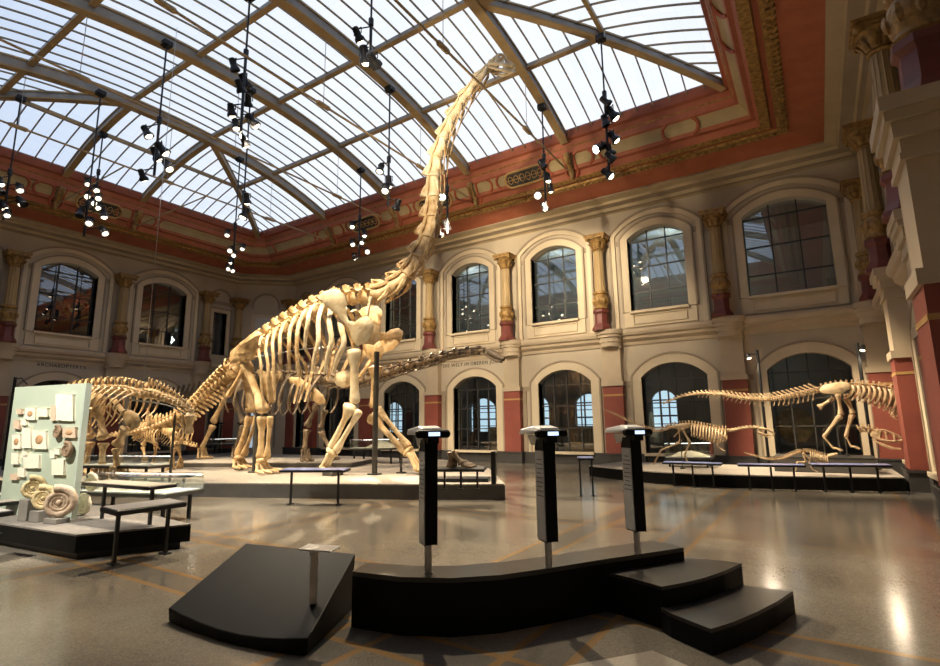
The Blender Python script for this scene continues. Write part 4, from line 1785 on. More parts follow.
for sg in (1, -1):
    mb.tube([a + ss * sg * .08 - su * .12, a + fw * L * .9 + ss * sg * .03 - su * .12], [.03, .02], 5)
mb.build('lower_jaw', BONEM, so)
leg3(ke, KP, FN, (149, 433), (143, 446), (145, 458), -.3, .62, BONEM, .4, DK + .02, .22, KF)
leg3(ke, KP, FN, (152, 434), (156, 446), (155, 458), .35, .62, BONEM, .4, DK + .02, .22, KF)
leg3(ke, KP, HN, (170, 433), (174, 447), (172, 459), -.3, .7, BONEM, .4, DK + .02, .22, KF)
leg3(ke, KP, HN, (168, 434), (178, 446), (181, 459), .35, .7, BONEM, .4, DK + .02, .22, KF)
plate(ke, 'ilium', [K_(x, y, -.22) for x, y in [(162, 428), (172, 428), (178, 433), (170, 437), (163, 434)]], .06, BONEM)

# ================================================================== big meat eater with raised tail, right
TP = Pl(0.0, 17.6, 2.0)
RD = .33
th = thing('dinosaur_skeleton', 'large two-legged skeleton with long straight tail, standing on the right platform block', 'skeleton', TP.c + UP * .72)


def T_(x, y, off=0.0):
    return TP(x, y, off)


tp = [T_(663, 404), T_(672, 400), T_(684, 396), T_(700, 393.8), T_(722, 394.8), T_(741, 398), T_(760, 399.8), T_(778, 398.5), T_(798, 395), T_(820, 390)]
tv = spine_chain(th, tp, 36, .82, lambda t: .025 + .055 * t, lambda t: .03 + .13 * t, lambda t: .02 + .08 * t, BONER, TP, lean=1.0, name='tail_vertebra', blade=.4)
for i in range(9, 35):
    c, t, u = tv[i]
    q = i / 35
    chevron(th, c, t, u, .05 + .13 * q, .03 + .04 * q, BONER)
bp = [T_(820, 390), T_(836, 387), T_(850, 386), T_(862, 386.5), T_(874, 387.5), T_(886, 389.5), T_(897, 393), T_(906, 398)]
tb = spine_chain(th, bp, 17, .8, lambda t: .075, lambda t: .10, lambda t: .1, BONER, TP, lean=-.1, name='back_vertebra')
for i in range(6, 17):
    c, t, u = tb[i]
    dn = .34 + .26 * (i - 6) / 10
    for sg in (-1, 1):
        s0 = c + TP.n * sg * .13
        ribbone(th, [c, s0, s0 + TP.n * sg * .16 - UP * dn * .3, s0 + TP.n * sg * .18 - UP * dn * .7 - TP.d * .06, s0 + TP.n * sg * .08 - UP * dn - TP.d * .14], .026, BONER, TP.d)
for sg in (-1, 1):
    plate(th, 'ilium', [T_(x, y, sg * .16) for x, y in [(819, 390), (823, 385), (832, 383), (843, 381.5), (849, 383), (850, 389), (842, 393), (832, 394), (822, 393)]], .06, BONEW)
bone(th, 'pubis', T_(834, 398), T_(818.5, 407.5), .06, .045, .10, BONER)
bone(th, 'ischium', T_(844, 398), T_(853, 413, .1), .06, .035, .07, BONER)
zb = .72
for hip, knee, ank, toe0, tip, of in (((838, 394), (841, 415.5), (824, 437), (833, 448), (843, 450.5), -.25), ((846, 394), (853, 414), (846, 437), (851, 446.5), (861, 449), .2)):
    A, K, N = T_(*hip, of), T_(*knee, of), T_(*ank, of)
    bone(th, 'femur', A, K, .085, .05, .085, BONER)
    bone(th, 'tibia', K, N, .085, .038, .055, BONER)
    bone(th, 'fibula', K - TP.d * .06, N - TP.d * .03, .04, .022, .03, BONER)
    B = T_(*toe0, of)
    for k in (-1, 0, 1):
        bone(th, 'metatarsal', N + TP.n * .035 * k, B + TP.n * .05 * k, .035, .024, .035, BONER, seg=6)
    E_ = T_(*tip, of)
    for k in (-1, 0, 1):
        e = E_ + TP.n * .17 * k - TP.d * .05 * abs(k)
        mb = MB()
        b_ = B + TP.n * .05 * k
        mb.tube([b_, b_.lerp(e, .4) + UP * .02, b_.lerp(e, .75) + UP * .01, e - UP * .01], [.032, .024, .024, .008], 6)
        mb.build('toe', BONER, th)
    post((N.x - .02, N.y, zb), N.z - zb + .02, .018, 'thin rod under the near foot of the large two-legged skeleton' if of < 0 else 'thin rod under the far foot of the large two-legged skeleton', .05)
for sg in (-1, 1):
    bone(th, 'scapula', T_(893, 391, sg * .25), T_(897, 408, sg * .25), .03, .03, .06, BONER, flat=.4)
    bone(th, 'forearm', T_(897, 408, sg * .25), T_(891, 415, sg * .25), .035, .022, .03, BONER)
    bone(th, 'hand_bone', T_(891, 415, sg * .25), T_(897, 420, sg * .25), .03, .02, .01, BONER)

# large skull with neck bones in front of it
SP = Pl(0.9, 17.0, -2.0)
sk_ = thing('dinosaur_skull', 'large open-jawed skull with neck bones, right of the two-legged skeleton', 'skull', SP(880, 452))


def H_(x, y, off=0.0):
    return SP(x, y, off)


spine_chain(sk_, [H_(859, 431), H_(864, 429.5), H_(870, 431), H_(876, 434)], 5, .9, lambda t: .075, lambda t: .08, lambda t: .08, BONER, SP, lean=.2, name='neck_vertebra')
mb = MB()
for sg in (-1, 1):
    o = .065 * sg
    mb.tube(crom([H_(873, 436, o), H_(882, 440, o), H_(893, 441.5, o * .7), H_(902, 440.5, o * .3)], 4), .035, 6)
    mb.tube(crom([H_(875, 431, o * .8), H_(882, 430, o * .8), H_(890, 432.5, o * .5), H_(898, 436, o * .4), H_(902.5, 439, o * .2)], 4), .03, 6)
    for x0, y0, x1, y1 in ((874, 431, 874, 437), (880, 430.5, 879, 439), (885, 431, 887, 440), (894, 434, 895, 441)):
        mb.tube([H_(x0, y0, o * .85), H_(x1, y1, o)], .026, 5)
mb.ball(H_(876, 434), (.13, .1, .12), 8, 6)
mb.build('cranium', BONER, sk_)
mb = MB()
for sg in (-1, 1):
    mb.tube(crom([H_(872, 439, .07 * sg), H_(881, 444, .065 * sg), H_(892, 448, .045 * sg), H_(901, 449, .03 * sg)], 4), [.03] * 4 + [.045] * 5 + [.03] * 4, 6, flat=.6)
mb.build('lower_jaw', BONER, sk_)
mb = MB()
for k in range(9):
    for sg in (-1, 1):
        x = 884 + k * 2
        mb.tube([H_(x, 441, .055 * sg * (1 - k * .08)), H_(x - .3, 443.6, .055 * sg * (1 - k * .08))], [.018, .004], 5)
mb.build('teeth', BONEW, sk_)
P0 = H_(878, 452)
mb = MB()
mb.tube([(P0.x, P0.y, .72), H_(878, 436)], .015, 6)
mb.build('mount_rod', DSTEEL, sk_)

# ================================================================== light bipedal plant eater
OP = Pl(-2.6, 16.55, 2.0)
op = thing('dinosaur_skeleton', 'slender two-legged skeleton leaning forward with outstretched neck, in front of red pilaster', 'skeleton', OP.c + UP * RD)


def O_(x, y, off=0.0):
    return OP(x, y, off)


tp = [O_(603, 408.5), O_(620, 417), O_(638, 425.5), O_(650, 430), O_(660, 431), O_(670, 428), O_(679, 425.5)]
spine_chain(op, tp, 34, .9, lambda t: .012 + .035 * t, lambda t: .01 + .08 * t, lambda t: .0 + .05 * t, BONER, OP, lean=.6, name='tail_vertebra', zyg=False)
bp = [O_(679, 425.5), O_(690, 425), O_(703, 427), O_(716, 429.5), O_(727, 431)]
ob_ = spine_chain(op, bp, 16, .8, lambda t: .045, lambda t: .09, lambda t: .06, BONER, OP, lean=.1, name='back_vertebra')
spine_chain(op, [O_(727, 431), O_(735, 430), O_(744, 428), O_(752, 427.3), O_(760, 428)], 9, .85, lambda t: .04 - .008 * t, lambda t: .03, lambda t: .04, BONER, OP, lean=.1, name='neck_vertebra')
for i in range(4, 16):
    c, t, u = ob_[i]
    for sg in (-1, 1):
        dn = .30 + .08 * sin((i - 4) / 11 * pi)
        s0 = c + OP.n * sg * .08
        ribbone(op, [c, s0, s0 + OP.n * sg * .12 - UP * dn * .35, s0 + OP.n * sg * .12 - UP * dn * .75, s0 + OP.n * sg * .05 - UP * dn - OP.d * .03], .016, BONER, OP.d)
a, b = O_(759, 428.5), O_(775, 434)
fw = (b - a).normalized()
su = (UP - fw * UP.dot(fw)).normalized()
ss = fw.cross(su)
L = (b - a).length
mb = MB()
for sg in (-1, 1):
    mb.tube(crom([a + ss * sg * .07, a + fw * L * .4 + su * .05 + ss * sg * .07, a + fw * L * .8 + su * .03 + ss * sg * .04, a + fw * L + ss * sg * .015], 4), .025, 6)
    mb.tube([a + ss * sg * .07 - su * .1, a + fw * L * .5 - su * .1 + ss * sg * .06, a + fw * L - su * .04 + ss * sg * .015], [.025, .028, .02], 6)
    mb.tube([a + fw * L * .3 + su * .05 + ss * sg * .07, a + fw * L * .3 - su * .1 + ss * sg * .07], .02, 5)
mb.ball(a + fw * L * .15, (.09, .07, .07), 8, 5, (fw, ss, su))
so = mb.build('skull', BONER, op)
mb = MB()
for sg in (1, -1):
    mb.tube([a + ss * sg * .06 - su * .13, a + fw * L * .85 - su * .14 + ss * sg * .02], [.022, .016], 5)
mb.build('lower_jaw', BONER, so)
for sg in (-1, 1):
    plate(op, 'ilium', [O_(x, y, sg * .1) for x, y in [(672, 428), (676, 424.5), (684, 423), (691, 424), (689, 428), (681, 430)]], .035, BONER)
for hip, knee, ank, fo, tip, of in (((682, 428), (690, 442.5), (684.5, 455), (687.5, 462), (694, 468), -.14), ((679, 429), (680.5, 442), (661, 450), (655, 462), (652, 465), .16)):
    A, K, N, B, E_ = O_(*hip, of), O_(*knee, of), O_(*ank, of), O_(*fo, of), O_(*tip, of)
    bone(op, 'femur', A, K, .05, .03, .05, BONER)
    bone(op, 'tibia', K, N, .05, .022, .035, BONER)
    bone(op, 'metatarsal', N, B, .035, .024, .03, BONER)
    for k in (-1, 0, 1):
        mb = MB()
        mb.tube([B, B.lerp(E_, .5) + OP.n * .04 * k, E_ + OP.n * .09 * k], [.022, .02, .006], 5)
        mb.build('toe', BONER, op)
for of in (-.12, .12):
    bone(op, 'humerus', O_(725, 436, of), O_(716.5, 445, of), .03, .018, .028, BONER)
    bone(op, 'forearm', O_(716.5, 445, of), O_(722, 450, of), .024, .014, .02, BONER)
    bone(op, 'hand_bone', O_(722, 450, of), O_(726, 451, of), .02, .014, .006, BONER)
    bone(op, 'scapula', O_(716, 431, of * 1.2), O_(726, 437, of * 1.2), .02, .02, .035, BONER, flat=.4)
bone(op, 'pubis', O_(680, 430), O_(674, 437), .03, .015, .02, BONER)
P0 = O_(683, 470, .03)
post((P0.x, P0.y, RD), max(.3, O_(683, 428).z - RD), .014, 'thin rod under the hip of the slender leaning skeleton', .06)

# ================================================================== tiny running skeleton
LP = Pl(.0, 15.95, 3.0)
ti = thing('dinosaur_skeleton', 'small crouching skeleton with long low tail near the right platform edge', 'skeleton', LP.c + UP * RD)


def L_(x, y, off=0.0):
    return LP(x, y, off)


spine_chain(ti, [L_(744, 452.5), L_(755, 456), L_(767, 459), L_(780, 459), L_(792, 455), L_(803, 451.5)], 28, .9, lambda t: .01 + .03 * t, lambda t: .01 + .05 * t, lambda t: .03 * t, BONER, LP, lean=.6, zyg=False, name='tail_vertebra')
lb = spine_chain(ti, [L_(803, 451.5), L_(812, 452), L_(820, 455), L_(828, 457)], 12, .85, lambda t: .034, lambda t: .05, lambda t: .04, BONER, LP, lean=.2, name='back_vertebra')
for i in range(3, 12):
    c, t, u = lb[i]
    for sg in (-1, 1):
        s0 = c + LP.n * sg * .06
        ribbone(ti, [c, s0, s0 + LP.n * sg * .06 - UP * .1, s0 + LP.n * sg * .03 - UP * .22], .013, BONER, LP.d)
a, b = L_(827, 456.5), L_(838, 453.5)
mb = MB()
d = (b - a)
mb.tube([a, a + d * .25, a + d * .55, a + d * .85, b], [.03, .06, .055, .04, .015], 8, side=LP.n, flat=.8)
mb.build('skull', BONER, ti)
for pts, of in (([(803, 453), (806, 462), (797, 462), (796, 470), (793, 473)], .13), ([(803, 453), (810, 459), (809, 464), (813, 470), (818, 472)], -.12)):
    Q = [L_(*p, of) for p in pts]
    for k, nm in enumerate(('femur', 'tibia', 'metatarsal', 'toe')):
        bone(ti, nm, Q[k], Q[k + 1], .032 - .005 * k, .02 - .003 * k, .028 - .006 * k, BONER)
for of in (-.1, .1):
    bone(ti, 'humerus', L_(822, 457, of), L_(817, 462, of), .022, .013, .018, BONER)
    bone(ti, 'forearm', L_(817, 462, of), L_(824, 463.5, of), .018, .01, .01, BONER)

# ================================================================== platforms
def platform(name, poly, h, label, cat, side=EDGE, top=GREYTOP, inset=.12, lip=.0):
    c = sum((V((x, y, 0)) for x, y in poly), V((0, 0, 0))) / len(poly)
    r = thing(name, label, cat, c)
    n = len(poly)
    mb = MB()
    P = [V((x, y, .001)) for x, y in poly]
    mb.prism(P, UP * (h - .03))
    mb.build('side', side, r, smooth=False)
    mb = MB()
    mb.prism([p + UP * (h - .029) for p in P], UP * .028)
    mb.build('deck', top, r, smooth=False)
    return r


main_poly = [(-6.07, 10.68), (-7.97, 9.67), (-10.5, 8.6), (-13.1, 7.54), (-16.5, 6.0), (-20.5, 5.0), (-25.5, 5.6), (-26.2, 9), (-27.0, 17.3), (-18, 17.5), (-11.5, 17.0), (-8.6, 14.2)]
platform('exhibit_platform', main_poly, DK, 'large low grey platform under the giant skeleton', 'platform')
slab = [D(160, 467), D(356, 467)]
s0 = atz(160, 467.5, DK)
s1 = atz(352, 467.5, DK)
d_ = (s1 - s0).normalized()
n_ = V((-d_.y, d_.x, 0))
sp_ = [s0, s1, s1 + n_ * 1.9, s0 + n_ * 3.6]
mb = MB()
mb.prism([V((p.x, p.y, DK + .001)) for p in sp_], UP * .13)
lid = MB()
lid.prism([V((p.x, p.y, DK + .132)) for p in sp_], UP * .022)
so_ = mb.build('exhibit_plinth', EDGE, smooth=False)
lid.build('deck', GREYTOP, so_, smooth=False)
tag(so_, 'long low grey plinth on the platform beneath the dark brown skeleton', 'plinth')
right_poly = [(-6.4, 16.75), (-5.2, 15.95), (-4.0, 15.4), (-2.8, 15.15), (-0.8, 15.5), (1.5, 16.2), (1.5, 18.9), (-6.0, 18.9)]
platform('exhibit_platform', right_poly, RD, 'low dark-sided platform along the far wall at right', 'platform', side=BLACK)
a, b = aty(776, 470, 17.25), aty(872, 470, 17.25)
mb = MB()
mb.lohi((a.x, 16.75, RD + .001), (b.x + .1, 18.2, .70))
so_ = mb.build('exhibit_plinth', EDGE, smooth=False, bevel=.01)
mb = MB()
mb.lohi((a.x - .01, 16.74, .701), (b.x + .11, 18.21, .718))
mb.build('top', DSTEEL, so_, smooth=False)
tag(so_, 'dark raised block beneath the large two-legged skeleton', 'plinth')

# ================================================================== reading rails (sloping information desks)


def rail(p0, p1, z, w, floor0, label, legs=2, tilt=.06, top=SKYTOP, th=.045, group='reading rails around the platforms', legout=0.0):
    """desk between two ends p0, p1 (front edge), top at z"""
    p0, p1 = V(p0), V(p1)
    d = (p1 - p0)
    d.z = 0
    L = d.length
    d.normalize()
    n = V((-d.y, d.x, 0))
    c = (p0 + p1) / 2 + n * w / 2
    r = thing('reading_rail', label, 'information desk', (c.x, c.y, floor0), group=group)
    nn = (n + UP * tilt).normalized()
    uu = d.cross(nn)
    mb = MB()
    mb.box(V((c.x, c.y, z)), (L / 2, w / 2, th / 2), (d, nn, uu))
    mb.build('tray', BLACKM, r, smooth=False, bevel=.006)
    mb = MB()
    mb.box(V((c.x, c.y, z)) + uu * (th / 2 + .004), (L / 2 - .02, w / 2 - .02, .004), (d, nn, uu))
    mb.build('panel', top, r, smooth=False)
    for k in range(legs):
        q = (k + .5) / legs if legs > 2 else (.14 if k == 0 else .86)
        b = p0.lerp(p1, q) + n * (w * .5)
        mb = MB()
        mb.box(V((b.x, b.y, (floor0 + z - th) / 2)), (.02, .02, (z - th - floor0) / 2), (d, n, UP))
        mb.box(V((b.x, b.y, floor0 + .008)) , (.04, .09, .008), (d, n, UP))
        mb.build('leg', BLACKM, r, smooth=False)
    return r


def rail_px(x0, x1, y0, y1, z, Y0, Y1, w, label, floor0=0.0, **k):
    a, b = aty(x0, y0, Y0), aty(x1, y1, Y1)
    rail((a.x, a.y, 0), (b.x, b.y, 0), z, w, floor0, label, **k)


# in front of the big platform
a, b = atz(279, 471, .72), atz(345, 471, .72)
rail(a, b, .72, .35, 0, 'blue-topped reading rail below the giant near hind foot', legout=0)
a, b = atz(118, 477, .70), atz(190, 476, .70)
rail(a, b, .70, .35, DK, 'low reading rail under the drooping pale head')
a, b = atz(434, 470, .75), atz(484, 470, .75)
rail(a, b, .75, .5, DK, 'dark table holding the fossil foot at platform end', legs=3, top=DSTEEL)
a, b = aty(662, 464, 14.95), aty(721, 463.5, 14.9)
rail(a, b, (a.z + b.z) / 2, .3, 0, 'blue-topped reading rail in front of the slender leaning skeleton', legs=3)
a, b = aty(738, 465.5, 14.8), aty(806, 466, 15.1)
rail(a, b, (a.z + b.z) / 2, .3, 0, 'blue-topped reading rail in front of the small crouching skeleton', legs=3)
a, b = aty(812, 466, 15.2), aty(893, 465.5, 15.65)
rail(a, b, (a.z + b.z) / 2, .3, 0, 'blue-topped reading rail at the right end by the dark pillar', legs=3)
a, b = atz(577, 459, .85), atz(594, 459, .85)
rail(a, b, .85, .4, 0, 'small reading rail beside the central window bay', legs=2)
# fossil foot on its table
fp = atz(455, 468.5, .775)
fx = thing('foot_skeleton', 'brown fossil foot bones standing on the dark table', 'fossil', (fp.x, fp.y + .2, .775))
dd = V((.9, .3, 0)).normalized() * .55
ZU = UP * .62
for k in range(4):
    q = k / 3 - .5
    base = V((fp.x - .17, fp.y + .12, .785)) + V((-.3, .9, 0)) * q * .42
    bone(fx, 'metatarsal', base + ZU * (.54 - .1 * k % 2) + dd * .12, base + dd * .5 + ZU * .14, .075, .045, .07, BONED, seg=7)
    bone(fx, 'ankle_bone', base + ZU * .02, base + ZU * .52 + dd * .08, .07, .045, .09, BONED, seg=7)
    bone(fx, 'phalanx', base + dd * .5 + ZU * .13, base + dd * .7 + ZU * .07, .058, .042, .05, BONED, seg=7)
    bone(fx, 'claw', base + dd * .7 + ZU * .06, base + dd * .92 + ZU * .03, .04, .026, .01, BONED, seg=7)
fb = atz(461, 481, DK)
mb = MB()
mb.box((fb.x, fb.y, DK + .045), (.68, .28, .04), (V((.9, .42, 0)).normalized(), V((-.42, .9, 0)).normalized(), UP))
tag(mb.build('base_slab', BLACKM, bevel=.01), 'dark flat slab on the platform under the fossil foot table', 'slab')
a = atz(494, 484, DK)
mb = MB()
mb.box((a.x, a.y, DK + .36), (.05, .13, .355), (V((.9, .42, 0)).normalized(), V((-.42, .9, 0)).normalized(), UP))
tag(mb.build('end_panel', BLACKM, bevel=.008), 'upright dark panel closing the platform end beside the fossil foot', 'panel')


# ================================================================== glass showcases
STRIP = emit('showcase light strip', (1.0, .97, .9), 2.5)


def showcase(c, d, hx, hy, z0, z1, label, stand=0.0, fill=None, lid=None, legs=True, lamp=True):
    d = V(d).normalized()
    n = V((-d.y, d.x, 0))
    c = V((c[0], c[1], 0))
    ax = (d, n, UP)
    r = thing('glass_showcase', label, 'showcase', (c.x, c.y, stand))
    mb = MB()
    for s_ in (-1, 1):
        mb.box(c + n * s_ * hy + UP * (z0 + z1) / 2, (hx, .006, (z1 - z0) / 2), ax)
        mb.box(c + d * s_ * hx + UP * (z0 + z1) / 2, (.006, hy, (z1 - z0) / 2), ax)
    mb.box(c + UP * z1, (hx, hy, .006), ax)
    mb.build('glass', CASEG, r, smooth=False)
    mb = MB()
    mb.box(c + UP * (z0 - .03), (hx + .02, hy + .02, .03), ax)
    mb.build('tray', DSTEEL, r, smooth=False)
    mb = MB()
    mb.box(c + UP * (z0 + .01), (hx - .03, hy - .03, .01), ax)
    mb.build('bed', mat('pale display bed', (0.88, 0.88, 0.85), (0.80, 0.80, 0.77), 3, .7), r, smooth=False)
    if lamp:
        mb = MB()
        mb.box(c + n * (hy - .02) + UP * (z1 - .03), (hx - .04, .008, .012), ax)
        mb.build('light_strip', STRIP, r, smooth=False)
    if legs:
        for sx in (-1, 1):
            for sy in (-1, 1):
                mb = MB()
                mb.box(c + d * sx * hx * .85 + n * sy * hy * .7 + UP * ((stand + z0 - .06) / 2), (.025, .025, (z0 - .06 - stand) / 2), ax)
                mb.build('leg', BLACKM, r, smooth=False)
    return r


PALE = mat('pale fossil', (0.72, 0.66, 0.52), (0.58, 0.52, 0.40), 8, .7, .4, bscale=20)


def bone_heap(c, d, hx, hy, h, label, m=None):
    c = V(c)
    d = V(d).normalized()
    n = V((-d.y, d.x, 0))
    mb = MB()
    K = 9
    vs, fs = [], []
    for i in range(K + 1):
        for j in range(K + 1):
            u, v = i / K * 2 - 1, j / K * 2 - 1
            z = h * max(0, (1 - u * u) * (1 - v * v)) * random.uniform(.75, 1.15) if 0 < i < K and 0 < j < K else 0
            vs.append(c + d * u * hx + n * v * hy + UP * z)
    fs = [(i * (K + 1) + j, (i + 1) * (K + 1) + j, (i + 1) * (K + 1) + j + 1, i * (K + 1) + j + 1) for i in range(K) for j in range(K)]
    mb.add(vs, fs)
    tag(mb.build('fossil_block', m or PALE, sharp=80), label, 'fossil')


# case with a pale mound behind the giant fore legs
a, b = aty(356, 458, 14.6), aty(399, 458, 14.6)
d = (b - a)
cc = (a + b) / 2
showcase((cc.x, cc.y), d, d.length / 2, .35, .88, 1.2, 'low glass showcase on legs behind the giant forelegs', DK)
bone_heap((cc.x + .25, cc.y, .905), d, d.length * .34, .26, .22, 'pale fossil mound inside the showcase behind the giant forelegs')
# case at the right platform
a, b = aty(668, 460, 17.4), aty(712, 460, 17.4)
d = (b - a)
cc = (a + b) / 2
showcase((cc.x, cc.y), d, d.length / 2, .3, .62, 1.05, 'glass showcase with pale bones behind the slender leaning skeleton', RD)
bone_heap((cc.x, cc.y, .645), d, d.length * .42, .2, .16, 'pale bones lying inside the showcase at right')
# small case behind the dark skeleton's hind foot
a, b = aty(208, 457, 16.2), aty(240, 457, 16.2)
d = (b - a)
cc = (a + b) / 2
showcase((cc.x, cc.y), d, d.length / 2, .3, .86, 1.15, 'glass showcase behind the dark skeleton hind foot', DK)
for k, px in enumerate((219, 238)):
    q = aty(px, 455, 16.85)
    st_ = thing('projector_post', ['short dark post with round head left of the two behind the plinth', 'short dark post with round head right of the two behind the plinth'][k], 'post', (q.x, q.y, DK))
    mb = MB()
    mb.box((q.x, q.y, DK + .75), (.04, .04, .75))
    mb.build('column', BLACKM, st_, smooth=False)
    mb = MB()
    mb.lathe((q.x, q.y, DK + 1.5), [(.05, 0), (.13, .03), (.13, .1), (.05, .13)], 12)
    mb.build('head', BLACKM, st_)

# two cases left, in front of the drooping skeleton
a, b = atz(82, 465, .75), atz(150, 466, .75)
d = (b - a)
cc = (a + b) / 2 + V((-.1, .3, 0))
showcase((cc.x, cc.y), d, d.length / 2, .35, .74, .98, 'long glass showcase at the feet of the drooping skeleton', DK)
a, b = atz(72, 493, .50), atz(166, 496, .50)
d = (b - a)
cc = (a + b) / 2 + V((-d.y, d.x, 0)).normalized() * .42
showcase((cc.x, cc.y), d, d.length / 2, .42, .52, .82, 'large glass showcase behind the near reading rail', 0.0)
dn = d.normalized()
nn = V((-dn.y, dn.x, 0))
for k, q in enumerate((-.55, -.1, .35)):
    p = V((cc.x, cc.y, .541)) + dn * q * d.length / 2 * 1.2
    bone_heap(p, d, .20, .22, .06, ['flat pale fossil at left inside the large left showcase', 'flat pale fossil in the middle of the large left showcase', 'flat pale fossil at right inside the large left showcase'][k])
a2, b2 = atz(82, 484, .84), atz(148, 489, .84)
rail(a2, b2, .84, .42, 0, 'wooden-topped desk in front of the large left showcase', legs=2, tilt=0.0, top=mat('grey wood board', (.33, .29, .22), (.27, .235, .18), 6, .5, stretch=(1, 8, 1)))

# ================================================================== fossil wall, left
lp = [(-7.67, 4.42), (-8.0, 3.2), (-8.6, 2.85), (-10.3, 2.7), (-13.2, 2.7), (-13.6, 4.3), (-10.5, 5.0)]
lp = [(-7.62, 4.40), (-8.2, 3.22), (-10.4, 3.0), (-13.2, 2.75), (-13.6, 4.0), (-11.0, 4.75)]
fw_pl = thing('exhibit_platform', 'black-sided low platform carrying the green glass fossil wall', 'platform', (-10.5, 3.6, 0))
cx, cy = -10.6, 3.7
mb = MB()
mb.prism([V((cx + (x - cx) * .97, cy + (y - cy) * .88, .001)) for x, y in lp], UP * .085)
mb.build('recessed_base', BLACKM, fw_pl, smooth=False)
mb = MB()
mb.prism([V((x, y, .087)) for x, y in lp], UP * .21)
mb.build('side', BLACK, fw_pl, smooth=False)
mb = MB()
mb.prism([V((x, y, .298)) for x, y in lp], UP * .022)
mb.build('deck', mat('dark carpet deck', (.20, .18, .16), (.15, .135, .12), 14, .8, .2, bscale=60), fw_pl, smooth=False)
LZ = .32
pr_ = atz(72.5, 519, LZ)
plft = atz(17.5, 388, 2.37)
pl0 = V((plft.x, plft.y, 0))
pr0 = V((pr_.x, pr_.y, 0))
du = (pr0 - pl0)
LEN = du.length
du.normalize()
dn_ = V((du.y, -du.x, 0))         # towards the camera side
GREEN = mat('green tinted panel', (0.50, 0.57, 0.47), (0.44, 0.52, 0.42), 1.0, .3)
wallp = thing('fossil_wall', 'upright green glass panel covered with fossil slabs', 'display panel', (pl0 + pr0) / 2 + UP * LZ)
mb = MB()
mb.box((pl0 + pr0) / 2 + UP * (LZ + 1.03), (LEN / 2, .035, 1.03), (du, dn_, UP))
mb.build('back_panel', GREEN, wallp, smooth=False)
mb = MB()
mb.box(pr0 + du * .02 + UP * (LZ + 1.03), (.018, .045, 1.03), (du, dn_, UP))
mb.build('edge_post', mat('pale green glass edge', (.52, .60, .54), (.46, .54, .48), 2, .2), wallp, smooth=False)

def onwall(x, y, lift=0.05):
    d = ray(x, y)
    o = pr0 + dn_ * lift
    t = dn_.dot(o - EYE) / dn_.dot(d)
    return EYE + d * t


LIME = mat('pale limestone', (0.90, 0.86, 0.72), (0.82, 0.77, 0.62), 5, .75, .2)
LIMEP = mat('pinkish fossil slab', (0.72, 0.56, 0.42), (0.62, 0.46, 0.33), 5, .75, .2)
BRST = mat('brown fossil stone', (0.36, 0.25, 0.16), (0.24, 0.16, 0.10), 8, .7, .4)
RELIEF = mat('orange fossil imprint', (0.56, 0.34, 0.18), (0.45, 0.26, 0.13), 9, .7)


def fslab(x0, y0, x1, y1, label, m=LIME, imprint=False, th=.035):
    x0, x1 = sorted((x0, x1))
    P = [onwall(x0, y0), onwall(x1, y0 - .5), onwall(x1, y1), onwall(x0, y1 - .3)]
    c = sum(P, V((0, 0, 0))) / 4
    P = [p + (p - c) * random.uniform(-.04, .04) for p in P]
    mb = MB()
    mb.prism([p - dn_ * .012 for p in P], dn_ * th)
    ob = tag(mb.build('fossil_slab', m, smooth=False, bevel=.006), label, 'fossil slab')
    if imprint:
        mb = MB()
        mb.ball(c + dn_ * (th - .01), ((P[1] - P[0]).length * .3, .012, (P[0] - P[3]).length * .26), 10, 6, (du, dn_, UP))
        mb.build('imprint', RELIEF, ob)


k_ = 110 / 939


def c1(v, o):
    return o + v * k_


SL1 = [(155, 250, 195, 290, 'tiny pinkish slab at upper left of the fossil wall', LIMEP, 0), (230, 240, 310, 340, 'square pale slab in the top row, left of the wide one', LIME, 1),
       (330, 243, 418, 312, 'wide short pale slab in the top row', LIME, 0), (445, 225, 486, 345, 'narrow yellowish slab just left of the largest slab', LIMEP, 0),
       (490, 125, 635, 350, 'largest pale slab, top right of the fossil wall', LIME, 0), (118, 470, 188, 585, 'slab with orange imprint at the far left edge', LIME, 1),
       (204, 410, 276, 580, 'tall narrow pale slab in the middle row', LIME, 0), (292, 435, 405, 585, 'large square slab with faint imprint, middle row', LIME, 1),
       (132, 345, 178, 415, 'small irregular slab below the tiny pinkish one', LIMEP, 0), (192, 335, 236, 385, 'small white chip beside the irregular slab', LIME, 0),
       (550, 410, 655, 490, 'pink slab with brown oval fossil below the largest slab', LIMEP, 1), (440, 600, 478, 665, 'narrow white slip right of centre', LIME, 0)]
for x0, y0, x1, y1, lab, m, im in SL1:
    fslab(c1(x0, 0), c1(y0, 380), c1(x1, 0), c1(y1, 380), lab, m, bool(im))
SL2 = [(112, 110, 168, 205, 'pale slab at left edge of the lower row', LIME), (198, 98, 248, 150, 'small pale chip above the jagged slab', LIME), (215, 130, 345, 240, 'wide jagged pale slab in the lower row', LIME),
       (168, 238, 222, 312, 'tilted pale slab under the jagged one', LIME), (456, 170, 555, 295, 'square pale slab low on the right of the fossil wall', LIME),
       (476, 76, 520, 122, 'small white square near the brown coiled fossil', LIME), (100, 290, 160, 338, 'small brownish slab at the lower left', LIMEP)]
for x0, y0, x1, y1, lab, m in SL2:
    fslab(c1(x0, 0), c1(y0, 440), c1(x1, 0), c1(y1, 440), lab, m)


